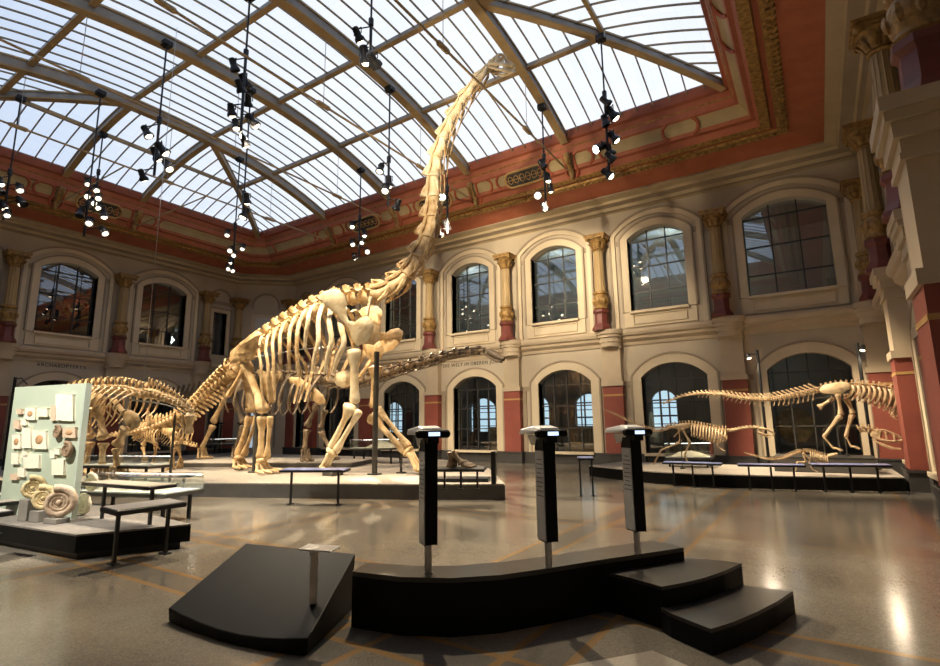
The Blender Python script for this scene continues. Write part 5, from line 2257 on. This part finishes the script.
def ammonite(c, R, ax_u, ax_v, nrm, label, m, ribs=18, th=.35, turns=3.3, floor=None):
    """coiled shell in the plane of ax_u, ax_v"""
    P, rad = [], []
    n = int(24 * turns)
    for i in range(n + 1):
        a = 2 * pi * turns * i / n
        q = i / n
        k = math.exp(-.46 * (1 - q) * turns)
        rr = R * k * .77
        P.append(c + ax_u * (rr * cos(a)) + ax_v * (rr * sin(a)))
        rad.append(R * k * .24 * (1 + .10 * sin(a * ribs * .5)))
    mb = MB()
    mb.tube(P, rad, 9, side=nrm, flat=.9)
    mb.ball(c, R * .16, 8, 6)
    if floor is not None:
        dz = floor - min(v_.z for v_ in mb.v)
        mb.v = [v_ + UP * dz for v_ in mb.v]
    return tag(mb.build('ammonite', m, sharp=70), label, 'fossil shell')


AMY = mat('yellow ammonite', (0.74, 0.62, 0.36), (0.58, 0.44, 0.22), 10, .6, .5, bscale=25)
AMB = mat('buff ammonite', (0.60, 0.47, 0.34), (0.44, 0.32, 0.22), 8, .6, .5, bscale=25)
AMW = mat('white ammonite', (0.72, 0.67, 0.53), (0.58, 0.52, 0.38), 8, .6, .5, bscale=25)
for (cxp, cyp, rp, lift, lab, m) in ((66.5, 450, 7.2, .1, 'dark brown coiled fossil mounted on the green wall', BRST), (57, 432, 5.8, .08, 'round brown fossil lump mounted left of the pink slab', BRST)):
    c = onwall(cxp, cyp, lift)
    s_ = (c - EYE).length / F_PX
    ammonite(c, rp * s_ * 1.05, du, UP, dn_, lab, m, 14)


STEPM = mat('grey plinth block', (.26, .24, .215), (.21, .195, .175), 6, .7)


def floor_amm(x, ytop, ybot, lab, m, lift, yaw, plab):
    """shell at the foot of the panel, on a low block where it does not reach the deck"""
    c = onwall(x, (ytop + ybot) / 2, lift)
    s_ = (c - EYE).length / F_PX
    R = (ybot - ytop) * s_ / 2 * .9
    d = (du * cos(yaw) + dn_ * sin(yaw))
    nrm = d.cross(UP)
    fl = max(LZ, c.z - R)
    ammonite(c, R * .98, d, UP, nrm, lab, m, 16, floor=fl + .001)
    if fl > LZ + .03:
        mb = MB()
        mb.box((c.x, c.y, (fl + LZ) / 2), (R * .5, .10, (fl - LZ) / 2), (du, dn_, UP))
        tag(mb.build('plinth_block', STEPM, smooth=False, bevel=.008), plab, 'plinth')


floor_amm(59.5, 481.5, 514, 'largest buff ammonite standing at the foot of the fossil wall', AMB, .3, -.7, 'low grey block under the largest buff ammonite')
floor_amm(43.5, 482, 507, 'yellow ribbed ammonite beside the largest one', AMY, .28, -.6, 'grey block under the yellow ribbed ammonite')
floor_amm(33, 473, 496, 'narrow yellow fossil shell farthest left at the foot of the wall', AMY, .26, -1.0, 'tall grey block under the narrow yellow shell')
q = atz(82, 515, LZ)
s_ = (q - EYE).length / F_PX
ammonite(V((q.x, q.y, LZ + 9.5 * s_)), 9.5 * s_, du, UP, dn_, 'lower white ammonite behind the end post of the fossil wall', AMW, 16, floor=LZ)
ammonite(V((q.x, q.y + .02, LZ + 26 * s_)) + du * .10, 8.5 * s_, du, UP, dn_, 'upper white ammonite resting above the lower one', AMW, 16, floor=LZ + 17.5 * s_)

# near reading rail and rails at the far left
WHT = mat('grey satin tray', (0.30, 0.29, 0.29), (0.25, 0.24, 0.24), 5, .3)
a, b = atz(117, 513, .645), atz(187, 503.5, .645)
d = b - a
nl = V((-d.y, d.x, 0)).normalized()
r_ = rail(a, b, .645, .42, 0, 'near reading rail on two posts beside the black-sided platform', legs=2, top=WHT, th=.06)
a, b = atz(-30, 518, .60), atz(14, 512, .60)
rail(a, b, .60, .45, LZ, 'reading rail cut by the left picture edge', legs=2, top=WHT, th=.06)
for k, (x0, y0, x1, y1, z) in enumerate(((-8, 497, 26, 494, .55), (-14, 506, 30, 501, .52))):
    a, b = atz(x0, y0, z), atz(x1, y1, z)
    rail(a, b, z, .3, LZ, ['upper stepped shelf at the far left of the fossil wall', 'lower stepped shelf at the far left of the fossil wall'][k], legs=2, top=GREYTOP, th=.05, group=None)
q = atz(1, 478, .32)

# ================================================================== viewing platform in the foreground
vp = thing('viewing_platform', 'black curved viewing platform with steps and ramp in the foreground', 'platform', (-2.3, 4.4, 0))
FRT = [(-3.47, 3.45), (-3.41, 3.45), (-3.0, 3.52), (-2.63, 3.70), (-2.33, 3.98), (-2.07, 4.38), (-1.8, 4.86), (-1.54, 5.27), (-1.26, 5.74)]
BCK = [(-1.60, 5.92), (-1.92, 5.40), (-2.2, 4.86), (-2.52, 4.36), (-2.8, 4.05), (-3.1, 3.85), (-3.57, 3.72)]
mb = MB()
mb.prism([V((x, y, .001)) for x, y in FRT + BCK], UP * .40)
mb.build('deck_side', BLACK, vp, smooth=False)
DECKB = mat('black rubber deck', (0.034, 0.030, 0.027), (0.022, 0.0195, 0.0175), 3, .3)
mb = MB()
mb.prism([V((x, y, .402)) for x, y in FRT + BCK], UP * .038)
mb.build('deck', DECKB, vp, smooth=False)


def step(poly, z, nm='step'):
    mb = MB()
    P = [V((x, y, .001)) for x, y in poly]
    mb.prism(P, UP * (z - .03))
    o = mb.build(nm, BLACK, vp, smooth=False)
    mb = MB()
    mb.prism([V((x, y, z - .029)) for x, y in poly], UP * .029)
    mb.build('tread', DECKB, o, smooth=False)


step([(-1.80, 4.92), (-1.52, 4.84), (-1.23, 4.72), (-1.10, 4.93), (-0.98, 5.17), (-0.87, 5.48), (-0.77, 5.86), (-1.02, 5.86), (-1.27, 5.80), (-1.52, 5.36)], .33)
step([(-1.24, 4.68), (-1.15, 4.59), (-0.82, 4.40), (-0.70, 4.64), (-0.58, 4.95), (-0.46, 5.32), (-0.36, 5.71), (-0.75, 5.68), (-0.85, 5.45), (-0.96, 5.15), (-1.08, 4.90), (-1.21, 4.70)], .18)
# ramp: a wedge with a curved front edge
r0, r1, r2 = atz(168, 608, .11), atz(308, 639, .12), atz(246, 543, .46)
pn_ = (r1 - r0).cross(r2 - r0).normalized()


def onramp(x, y):
    d = ray(x, y)
    return EYE + d * (pn_.dot(r0 - EYE) / pn_.dot(d))


mb = MB()
tops = [onramp(*q) for q in ((168, 608), (180, 615), (197, 622.5), (217, 630), (239, 635.5), (262, 638.5), (285, 639.5), (308, 639), (355.5, 553.5), (246, 543))]
cen_ = sum(tops, V((0, 0, 0))) / len(tops)
bots = [V((p.x + (cen_.x - p.x) * .02, p.y + (cen_.y - p.y) * .02, .001)) for p in tops]
nT = len(tops)
mb.add(tops + bots, [tuple(range(nT)), tuple(reversed(range(nT, 2 * nT)))] + [(i, nT + i, nT + (i + 1) % nT, (i + 1) % nT) for i in range(nT)])
mb.build('ramp', BLACK, vp, smooth=False, bevel=.012)


# ---- three viewing scopes
HOODW = mat('white plastic hood', (0.86, 0.85, 0.82), (0.82, 0.81, 0.78), 4, .35)
SCRN = emit('small lit display', (.55, .72, 1.0), 1.6)
TXT = mat('grey text panel', (0.50, 0.51, 0.49), (0.42, 0.43, 0.42), 6, .12)


def scope(x, y, yaw, ztop, zbot, label):
    """yaw: heading the eyepiece side faces, degrees"""
    r = thing('viewing_scope', label, 'viewing scope', (x, y, .44), group='viewing scopes on the curved platform')
    f_ = V((cos(radians(yaw)), sin(radians(yaw)), 0))     # towards the visitor
    s_ = V((-f_.y, f_.x, 0))
    c = V((x, y, 0))
    ax = (s_, f_, UP)
    mb = MB()
    mb.lathe(c + UP * .441, [(.036, 0), (.036, .008), (.03, .01), (.03, zbot - .44)], 14)
    for k in (-1, 1):
        mb.tube([c + s_ * .018 * k + UP * .46, c + s_ * .018 * k + UP * (zbot + .02)], .014, 8)
    mb.build('stem', STEEL, r)
    mb = MB()
    hw_, hd_ = .052, .085
    h_ = ztop - zbot
    prof = [c + f_ * hd_ + UP * zbot, c - f_ * (hd_ - .02) + UP * zbot, c - f_ * hd_ + UP * (zbot + .03), c - f_ * hd_ + UP * (ztop - .07), c - f_ * (hd_ - .03) + UP * ztop, c + f_ * hd_ + UP * ztop]
    mb.prism([p - s_ * hw_ for p in prof], s_ * 2 * hw_)
    mb.build('column', BLACK, r, smooth=False, bevel=.006)
    mb = MB()
    mb.box(c - s_ * (hw_ + .004) + UP * (zbot + h_ * .45), (.004, hd_ * .9, h_ * .44), ax)
    mb.build('text_panel', TXT, r, smooth=False)
    mb = MB()
    for k in range(9):
        z = zbot + h_ * (.80 - .045 * k)
        mb.box(c - s_ * (hw_ + .0085) + UP * z, (.0006, hd_ * (.7 if k % 3 else .5), .004), ax)
    mb.build('text_block', MUNT, r, smooth=False)
    # head: rounded cross bar with a hooded viewer
    zt = ztop + .055
    mb = MB()
    mb.tube([c + f_ * .13 - s_ * .15 + UP * zt, c + f_ * .13 - s_ * .135 + UP * zt, c + f_ * .13 + s_ * .135 + UP * zt, c + f_ * .13 + s_ * .15 + UP * zt], [.022, .034, .034, .022], 12)
    mb.box(c + f_ * .05 + UP * (ztop + .008), (.05, .09, .032), ax)
    mb.build('head', BLACK, r)
    mb = MB()
    p = [c - f_ * .26 + UP * (zt - .01), c + f_ * .12 + UP * (zt + .015), c + f_ * .10 + UP * (zt + .05), c - f_ * .02 + UP * (zt + .07), c - f_ * .26 + UP * (zt + .04)]
    wid = [.13, .11, .09, .09, .12]
    vs = [q - s_ * w for q, w in zip(p, wid)] + [q + s_ * w for q, w in zip(p, wid)]
    mb.add(vs, [(0, 1, 2, 3, 4), (9, 8, 7, 6, 5)] + [(i, 5 + i, 5 + (i + 1) % 5, (i + 1) % 5) for i in range(5)])
    mb.build('hood', HOODW, r, smooth=False, bevel=.012)
    mb = MB()
    p = [c + f_ * .02 + UP * (zt - .025), c - f_ * .22 + UP * (zt - .02), c - f_ * .17 + UP * (zt - .10), c - f_ * .10 + UP * (zt - .10)]
    mb.prism([q - s_ * .05 for q in p], s_ * .10)
    mb.build('lower_shroud', HOODW, r, smooth=False, bevel=.008)
    mb = MB()
    mb.box(c + f_ * .166 + UP * zt, (.05, .004, .016), ax)
    mb.build('display', SCRN, r, smooth=False)
    return r


scope(-2.885, 3.745, -35, 1.525, .67, 'viewing scope nearest the ramp, its hood brightly lit')
scope(-2.085, 4.40, -37, 1.515, .66, 'middle viewing scope on the curved platform')
scope(-1.575, 5.27, -41, 1.51, .65, 'viewing scope at the step end of the curved platform')

# ---- metal info post on the ramp
q3 = onramp(313, 604)
q = V((q3.x, q3.y, 0))
ip = thing('info_post', 'short steel post with flat reading plate standing on the ramp', 'post', q + UP * .2)
mb = MB()
zz0 = q3.z + .002
mb.box(q + UP * (zz0 + .205), (.03, .024, .205), (V((.8, .6, 0)), V((-.6, .8, 0)), UP))
mb.build('shaft', STEEL, ip, smooth=False, bevel=.008)
mb = MB()
tilt = V((-.25, .96, .10)).normalized()
sx = V((.96, .25, 0)).normalized()
mb.box(q + UP * (zz0 + .425) + V((.02, .03, 0)), (.155, .07, .007), (sx, tilt, sx.cross(tilt)))
mb.build('reading_plate', STEEL, ip, smooth=False, bevel=.004)
mb = MB()
mb.tube([q + UP * (zz0 + .395) - sx * .02 - tilt * .03, q + UP * (zz0 + .412) + sx * .03 - tilt * .03], .02, 8)
mb.build('bracket', STEEL, ip)

# ---- things seen in the corridor behind the far wall
WOODC = mat('warm wooden cabinet', (0.30, 0.19, 0.09), (0.22, 0.135, 0.06), 4, .6, stretch=(1, 1, 4))
DIOR = mat('amber diorama', (0.42, 0.27, 0.11), (0.20, 0.13, 0.05), 5, .7)
for k, (x, m, lab) in enumerate(((-18.1, DIOR, 'brown display cabinet in the corridor behind the second left arch'), (-13.7, DIOR, 'amber display cabinet in the corridor behind the lettered arch'), (-9.3, WOODC, 'wooden cabinet in the corridor behind the middle arch'), (-4.7, WOODC, 'wooden cabinet in the corridor behind the arch by the slender skeleton'))):
    r = thing('display_cabinet', lab, 'cabinet', (x, 24.2, 0), group='corridor cabinets')
    mb = MB()
    mb.lohi((x - 1.0, 23.9, 0.002), (x + 1.0, 24.6, .8))
    mb.build('base', WOODC, r, smooth=False, bevel=.02)
    mb = MB()
    mb.lohi((x - .98, 24.3, .8), (x + .98, 24.58, 1.55))
    for j in range(9):
        mb.tube([(x - .85 + j * .21, 24.2, .8), (x - .88 + j * .22, 24.2, .95 + .4 * random.random()), (x - .8 + j * .2, 24.22, 1.2 + .3 * random.random())], [.05, .09, .03], 6)
    mb.build('exhibit', m, r, smooth=False)
    mb = MB()
    mb.box((x, 23.95, 1.18), (.98, .005, .37))
    mb.build('glass', CASEG, r, smooth=False)
for k, x in enumerate((-12.1, -7.75, -15.9)):
    mb = MB()
    mb.lathe((x, 24.9, 0.002), [(.26, 0), (.26, .2), (.17, .3), (.15, 4.4), (.24, 4.6), (.3, 4.7)], 12)
    tag(mb.build('iron_column', MUNT), f'slim dark iron column in the corridor, {["behind the middle arch", "behind the arch by the slender skeleton", "behind the lettered arch"][k]}', 'column', 'corridor columns')
# big fossil disc in the dark bay behind the two-legged skeleton
q = aty(795, 425, 22.6)
mb = MB()
mb.lathe((q.x, q.y, q.z), [(.5, -.06), (.62, 0), (.5, .06)], 20, axis=(0, 1, 0))
mb.lohi((q.x - .3, q.y + .02, .9), (q.x + .3, q.y + .14, q.z - .4))
tag(mb.build('fossil_cast', DIOR, bevel=.02), 'dim brown fossil disc on stem in the dark bay at right', 'fossil')


# ---- thin suspension cables
for (px, y0, Y, y1, lab) in ((157, 240, 7.0, 386, 'thin pale cable hanging down to the drooping skeleton'),):
    p0 = aty(px, y0, Y)
    zb_ = aty(px, y1, Y).z
    mb = MB()
    mb.tube([(p0.x, p0.y, roofz(p0.x, p0.y) - .3), (p0.x, p0.y, zb_)], .008, 5)
    tag(mb.build('suspension_cable', STEEL), lab, 'cable')
# ---- lamp stands on the right platform
def lampstand(px, pyt, Y, pxl, pyl, label, flip):
    t = aty(px, pyt, Y)
    r = thing('lamp_stand', label, 'lamp', (t.x, t.y, RD), group='slim lamp stands on the right platform')
    mb = MB()
    mb.tube([(t.x, t.y, RD), (t.x, t.y, t.z)], .042, 8)
    mb.build('pole', BLACKM, r)
    mb = MB()
    mb.lathe((t.x, t.y, RD + .001), [(.16, 0), (.16, .03), (.05, .05)], 12)
    mb.build('base', BLACKM, r)
    h = aty(pxl, pyl, Y - .12)
    up_ = V((t.x, t.y, t.z - .12))
    mb = MB()
    d = V((flip * -.25, -.35, -.9)).normalized()
    mb.tube([up_, (up_ + h) / 2 + UP * .05, h - d * .16], .018, 6)
    mb.lathe(h - d * .16, [(.04, 0), (.065, .05), (.075, .17)], 12, axis=d)
    ho = mb.build('lamp_head', BLACKM, r)
    mb = MB()
    mb.lathe(h + d * .012, [(.06, 0), (.062, .008)], 12, axis=d)
    mb.build('lens', LED, ho)
    return h + d * .06, d


LS = [lampstand(757, 350, 18.5, 749, 358, 'slim black lamp stand left of the large two-legged skeleton', -1),
      lampstand(857, 343, 18.5, 862.5, 350, 'slim black lamp stand right of the large two-legged skeleton', 1)]
q0 = atz(3, 470, DK)
t0 = aty(11, 378, q0.y)
st_ = thing('lamp_stand', 'slim black pole with side arm at far left behind the fossil wall', 'lamp', (q0.x, q0.y, DK))
mb = MB()
mb.tube([(q0.x, q0.y, DK), (q0.x, q0.y, t0.z)], .05, 8)
mb.build('pole', BLACKM, st_)
mb = MB()
e_ = aty(27, 384, q0.y - .3)
mb.tube([(q0.x, q0.y, t0.z - .05), ((q0.x + e_.x) / 2, (q0.y + e_.y) / 2, t0.z - .1), tuple(e_)], .02, 6)
mb.build('arm', BLACKM, st_)

# ================================================================== hanging spotlight clusters
LAMPS = []


def cluster(x, y, ztop, fix, label, zbot=None, aim=(-13, 11, 2.5)):
    """fix: [(px, py, size, lit)] lamps hung on one vertical pole"""
    r = thing('spotlight_cluster', label, 'spotlights', (x, y, ztop), group='spotlight clusters hung from the skylight ribs')
    P = [aty(f[0], f[1], y) for f in fix]
    zb = min(p.z for p in P) - .05 if zbot is None else zbot
    zt = max(p.z for p in P)
    mb = MB()
    mb.tube([(x, y, ztop), (x, y, zt + .3)], .028, 6)
    mb.tube([(x, y, zt + .3), (x, y, zb)], .04, 6)
    mb.lathe((x, y, zt + .32), [(.05, -.12), (.07, -.1), (.07, .1), (.05, .12)], 8)
    mb.build('pole', BLACKM, r)
    mb = MB()
    mb.box((x, y, ztop + .02), (.13, .13, .07))
    mb.tube([(x - .16, y, ztop - .03), (x + .16, y, ztop - .03)], .04, 6)
    mb.build('clamp', BLACKM, r, smooth=False)
    A = V(aim)
    for i, f in enumerate(fix):
        p = P[i] + V((0, (-.16, .14, -.1, .18)[i % 4], 0))
        s = f[2] * .74
        tgt = V(f[4]) if len(f) > 4 else A + V((random.uniform(-3, 3), random.uniform(-3, 3), random.uniform(-1, 1)))
        d = (tgt - p).normalized()
        mb = MB()
        mb.lathe(p, [(.05 * s, -.24 * s), (.10 * s, -.22 * s), (.115 * s, -.05 * s), (.12 * s, .05 * s), (.17 * s, .12 * s), (.18 * s, .22 * s), (.165 * s, .22 * s), (.13 * s, .16 * s)], 10, axis=d)
        for k in range(3):
            mb.lathe(p, [(.125 * s, -.18 * s + k * .06 * s), (.125 * s, -.165 * s + k * .06 * s)], 10, axis=d)
        q = d.cross(UP).normalized()
        mb.tube([p + q * .15 * s, p + q * .15 * s + UP * .2 * s, p - q * .15 * s + UP * .2 * s, p - q * .15 * s], .015, 5)
        mb.tube([p + UP * .2 * s, V((x, y, p.z + .24 * s))], .018, 5)
        so = mb.build('spotlight', BLACKM, r)
        if f[3]:
            mb = MB()
            mb.lathe(p + d * .17 * s, [(.12 * s, 0), (.11 * s, .05 * s), (.07 * s, .085 * s), (.015 * s, .10 * s)], 10, axis=d)
            mb.build('lens', LED if f[3] == 1 else LEDB, so)
            LAMPS.append((p + d * .26 * s, d))
    return r


LEDB = emit('strong lamp lens', (1.0, .92, .75), 60.0)
T_BR = (-12, 11, 4)
T_LEFT = (-17, 7.5, 2)
cluster(-22.2, 5.55, 13.05, [(6, 183, 1, 1), (14, 186, 1, 1), (3, 191, 1, 0), (13, 199, 1, 1), (9, 207, 1, 1), (16, 201, .9, 0), (11, 214, .9, 1)], 'spotlight cluster at the far left edge, first in the picture', aim=T_LEFT)
cluster(-22.46, 8.21, 13.05, [(92, 183, 1, 1), (84, 194, 1.1, 1), (99, 190, 1, 1), (88, 200, 1.1, 1), (103, 198, 1, 1), (95, 205, 1, 1)], 'upper of the two overlapping spotlight clusters at left', aim=T_LEFT)
cluster(-19.93, 7.08, 13.25, [(86, 214, 1, 0), (99, 212, 1, 1), (93, 222, 1, 1), (97, 229, 1, 1)], 'lower of the two overlapping spotlight clusters at left', aim=T_LEFT)
cluster(-15.64, 7.12, 13.3, [(152, 134, 1.1, 1), (151, 152, 1.2, 1), (165, 150, 1.2, 1), (161, 163, 1.1, 1), (148, 177, 1.0, 1)], 'spotlight cluster third from the left, five black spots', aim=(-15, 10, 3))
cluster(-11.89, 7.41, 13.3, [(239, 68, 1, 0), (240, 78, 1.1, 0), (243, 88, 1, 0), (242, 97, 1, 0), (237, 113, 1, 1), (247, 118, 1.1, 1), (239, 126, .9, 1), (238, 138, .9, 1)], 'tall spotlight cluster high above the giant tail, cut by the top edge', aim=T_BR)
cluster(-15.68, 10.05, 13.4, [(251, 200, 1.1, 1), (241, 212, 1.2, 1)], 'pair of spots on a long pole above the giant hips', aim=(-14, 10.3, 2))
cluster(-20.09, 12.57, 13.2, [(231, 234, 1, 1), (240, 246, .9, 1), (233, 250, 1, 1), (227, 259, .9, 1), (238, 255, .9, 1), (226, 266, 1, 1), (234, 270, .8, 1)], 'spotlight cluster hanging lowest, before the far left corner', aim=(-17, 10, 2))
cluster(-8.84, 8.98, 13.35, [(362, 38, 1.1, 1, (-9.3, 12.4, 8)), (361, 52, 1.4, 1, (-10, 12, 5)), (376, 62, 1.2, 1, (-9, 12.4, 9.5))], 'three large spots at the top edge left of the long neck')
cluster(-11.37, 12.54, 13.2, [(384, 170, 1.1, 1), (386, 180, 1.2, 1), (388, 189, 1.2, 1), (394, 203, 1.1, 0)], 'spotlight cluster just left of the long neck', aim=T_BR)
cluster(-15.73, 15.56, 12.7, [(355, 226, 1, 1), (362, 232, 1, 1), (354, 243, 1, 1), (364, 250, 1, 1), (357, 257, .9, 0), (360, 240, .9, 1)], 'spotlight cluster above the giant shoulders', aim=(-12, 13, 3))
cluster(-7.05, 15.64, 12.6, [(544, 166, 1, 0), (546, 176, 1, 1), (540, 196, 1, 2, (-5, 3, 1.5)), (548, 186, .9, 1), (546, 208, .9, 1)], 'spotlight cluster right of the long neck, one lamp glaring', aim=(-4, 16.5, 2))
cluster(-4.32, 14.02, 13.0, [(607, 104, 1, 0), (610, 111, 1.3, 1), (606, 122, 1, 0), (611, 134, 1.1, 1), (602, 150, 1.1, 2, (-9.5, 8, 5)), (608, 148, 1, 0), (611, 158, 1, 0), (605, 171, 1.1, 1)], 'rightmost spotlight cluster below the skylight', aim=(0, 17.5, 2))
cluster(-10.55, 14.8, 12.85, [(445, 198, 1.1, 2, (-4, 4.5, 2)), (444, 224, 1.1, 0), (441, 234, .9, 1)], 'spotlight cluster behind the long neck with one dazzling lamp', aim=(-10, 20, 3))


# ================================================================== light
def spot(loc, tgt, power, ang, col=(1.0, .81, .55), blend=.5, size=.12):
    l = bpy.data.lights.new('spot', 'SPOT')
    l.energy = power
    l.spot_size = radians(ang)
    l.spot_blend = blend
    l.shadow_soft_size = size
    l.color = col
    o = bpy.data.objects.new('spot_lamp', l)
    COL.objects.link(o)
    o.location = loc
    d = V(tgt) - V(loc)
    o.rotation_euler = d.to_track_quat('-Z', 'Y').to_euler()
    return o


K = 1.0
spot((-7.4, 4.2, 9.6), (-9.4, 12.4, 9.6), 3400 * K, 46)                      # neck and head, shadow on the far wall
spot((-11.9, 6.8, 8.8), (-8.2, 12.8, 11.6), 1500 * K, 46)                    # upper neck
spot((-11.6, 7.1, 9.4), (-11.8, 11.5, 4.0), 4200 * K, 62)                    # shoulders
spot((-15.4, 6.8, 9.0), (-14.8, 10.4, 3.0), 3600 * K, 70)                    # hips
spot((-19.7, 4.6, 8.6), (-17.0, 7.3, 2.2), 6500 * K, 60)                     # drooping skeleton
spot((-22.2, 5.9, 9.4), (-18.2, 9.4, 1.4), 4000 * K, 50)                     # plated skeleton
spot((-11.2, 12.2, 9.0), (-13.0, 14.5, 0.5), 1400 * K, 80)
spot((-10.3, 14.4, 8.8), (-11.5, 21.0, 6.3), 2100 * K, 95)                   # far wall wash
spot((-6.9, 15.3, 9.0), (-7.6, 21.0, 6.0), 1300 * K, 80)
spot((-4.2, 13.8, 8.6), (-0.3, 17.6, 2.0), 7500 * K, 46)                     # right skeletons
spot((-6.6, 15.4, 8.6), (-2.8, 16.6, 1.2), 3200 * K, 40)
spot((-15.6, 15.3, 8.6), (-17.5, 21.0, 5.5), 800 * K, 90)
spot((-8.0, 9.4, 10.4), (-5.0, 8.5, 0.0), 4500 * K, 85)                      # floor pools
spot((-9.0, -0.6, 7.2), (-10.6, 3.6, 1.2), 4500 * K, 42, (1.0, .93, .80))    # fossil wall
spot((-4.5, 13.9, 8.6), (-4.4, 10.0, 0.0), 1200 * K, 80)
spot((-15.5, 15.3, 8.7), (-5.4, 8.0, 0.0), 15000 * K, 34, size=.05)       # from behind, skeleton shadows on the floor
spot((-12.0, 7.2, 9.0), (-9.0, 5.9, 0.0), 3000 * K, 60)
for gx in (-20, -14, -8, -1.5):  # added fill lights without fixtures, lifting the dark corridor
    pl_ = bpy.data.lights.new('corridor fill', 'POINT')
    pl_.energy = 26
    pl_.color = (.85, .95, 1)
    pl_.shadow_soft_size = .3
    po_ = bpy.data.objects.new('corridor_fill', pl_)
    COL.objects.link(po_)
    po_.location = (gx, 25.6, 4.3)
for gx in (-16, -10.5, -5):  # more added fill, brightens the upper gallery seen through its windows
    pl_ = bpy.data.lights.new('gallery fill', 'POINT')
    pl_.energy = 160
    pl_.color = (.92, 1, .93)
    pl_.shadow_soft_size = .3
    po_ = bpy.data.objects.new('gallery_fill', pl_)
    COL.objects.link(po_)
    po_.location = (gx, 24.8, 9.6)
spot((-7.0, 7.4, 8.4), (-9.9, 4.9, .5), 3200 * K, 38, (1.0, .92, .78))     # showcases beside the fossil wall
for h, d in LS:
    spot(h, h + d, 160, 120, size=.05)

w = bpy.data.worlds.new('sky')
SC.world = w
w.use_nodes = True
nt = w.node_tree
bg = nt.nodes['Background']
N = nt.nodes.new
tc = N('ShaderNodeTexCoord')
nz = N('ShaderNodeTexNoise')
nz.inputs['Scale'].default_value = 1.6
nz.inputs['Detail'].default_value = 3
nt.links.new(tc.outputs['Generated'], nz.inputs['Vector'])
vd = N('ShaderNodeVectorMath')
vd.operation = 'DOT_PRODUCT'
vd.inputs[1].default_value = V((-.45, .62, .64)).normalized()
nt.links.new(tc.outputs['Generated'], vd.inputs[0])
ad = N('ShaderNodeMath')
ad.operation = 'MULTIPLY_ADD'
ad.inputs[1].default_value = .35
nt.links.new(nz.outputs[0], ad.inputs[0])
nt.links.new(vd.outputs['Value'], ad.inputs[2])
rp = N('ShaderNodeValToRGB')
rp.color_ramp.elements[0].position = .6
rp.color_ramp.elements[1].position = 1.0
e = rp.color_ramp.elements.new(.86)
rp.color_ramp.elements[0].color = (.44, .52, .66, 1)
e.color = (.66, .74, .87, 1)
rp.color_ramp.elements[2].color = (1.0, 1.0, 1.0, 1)
dv_ = N('ShaderNodeMath')
dv_.operation = 'MULTIPLY'
dv_.inputs[1].default_value = .88
nt.links.new(ad.outputs[0], dv_.inputs[0])
nt.links.new(dv_.outputs[0], rp.inputs[0])
nt.links.new(rp.outputs[0], bg.inputs['Color'])
bg.inputs['Strength'].default_value = 1.2

SC.view_settings.view_transform = 'Standard'
SC.view_settings.look = 'None'
SC.view_settings.gamma = 1.0
SC.view_settings.exposure = 0.0
SC.view_settings.use_curve_mapping = False
SC.cycles.max_bounces = 8
SC.cycles.transparent_max_bounces = 16
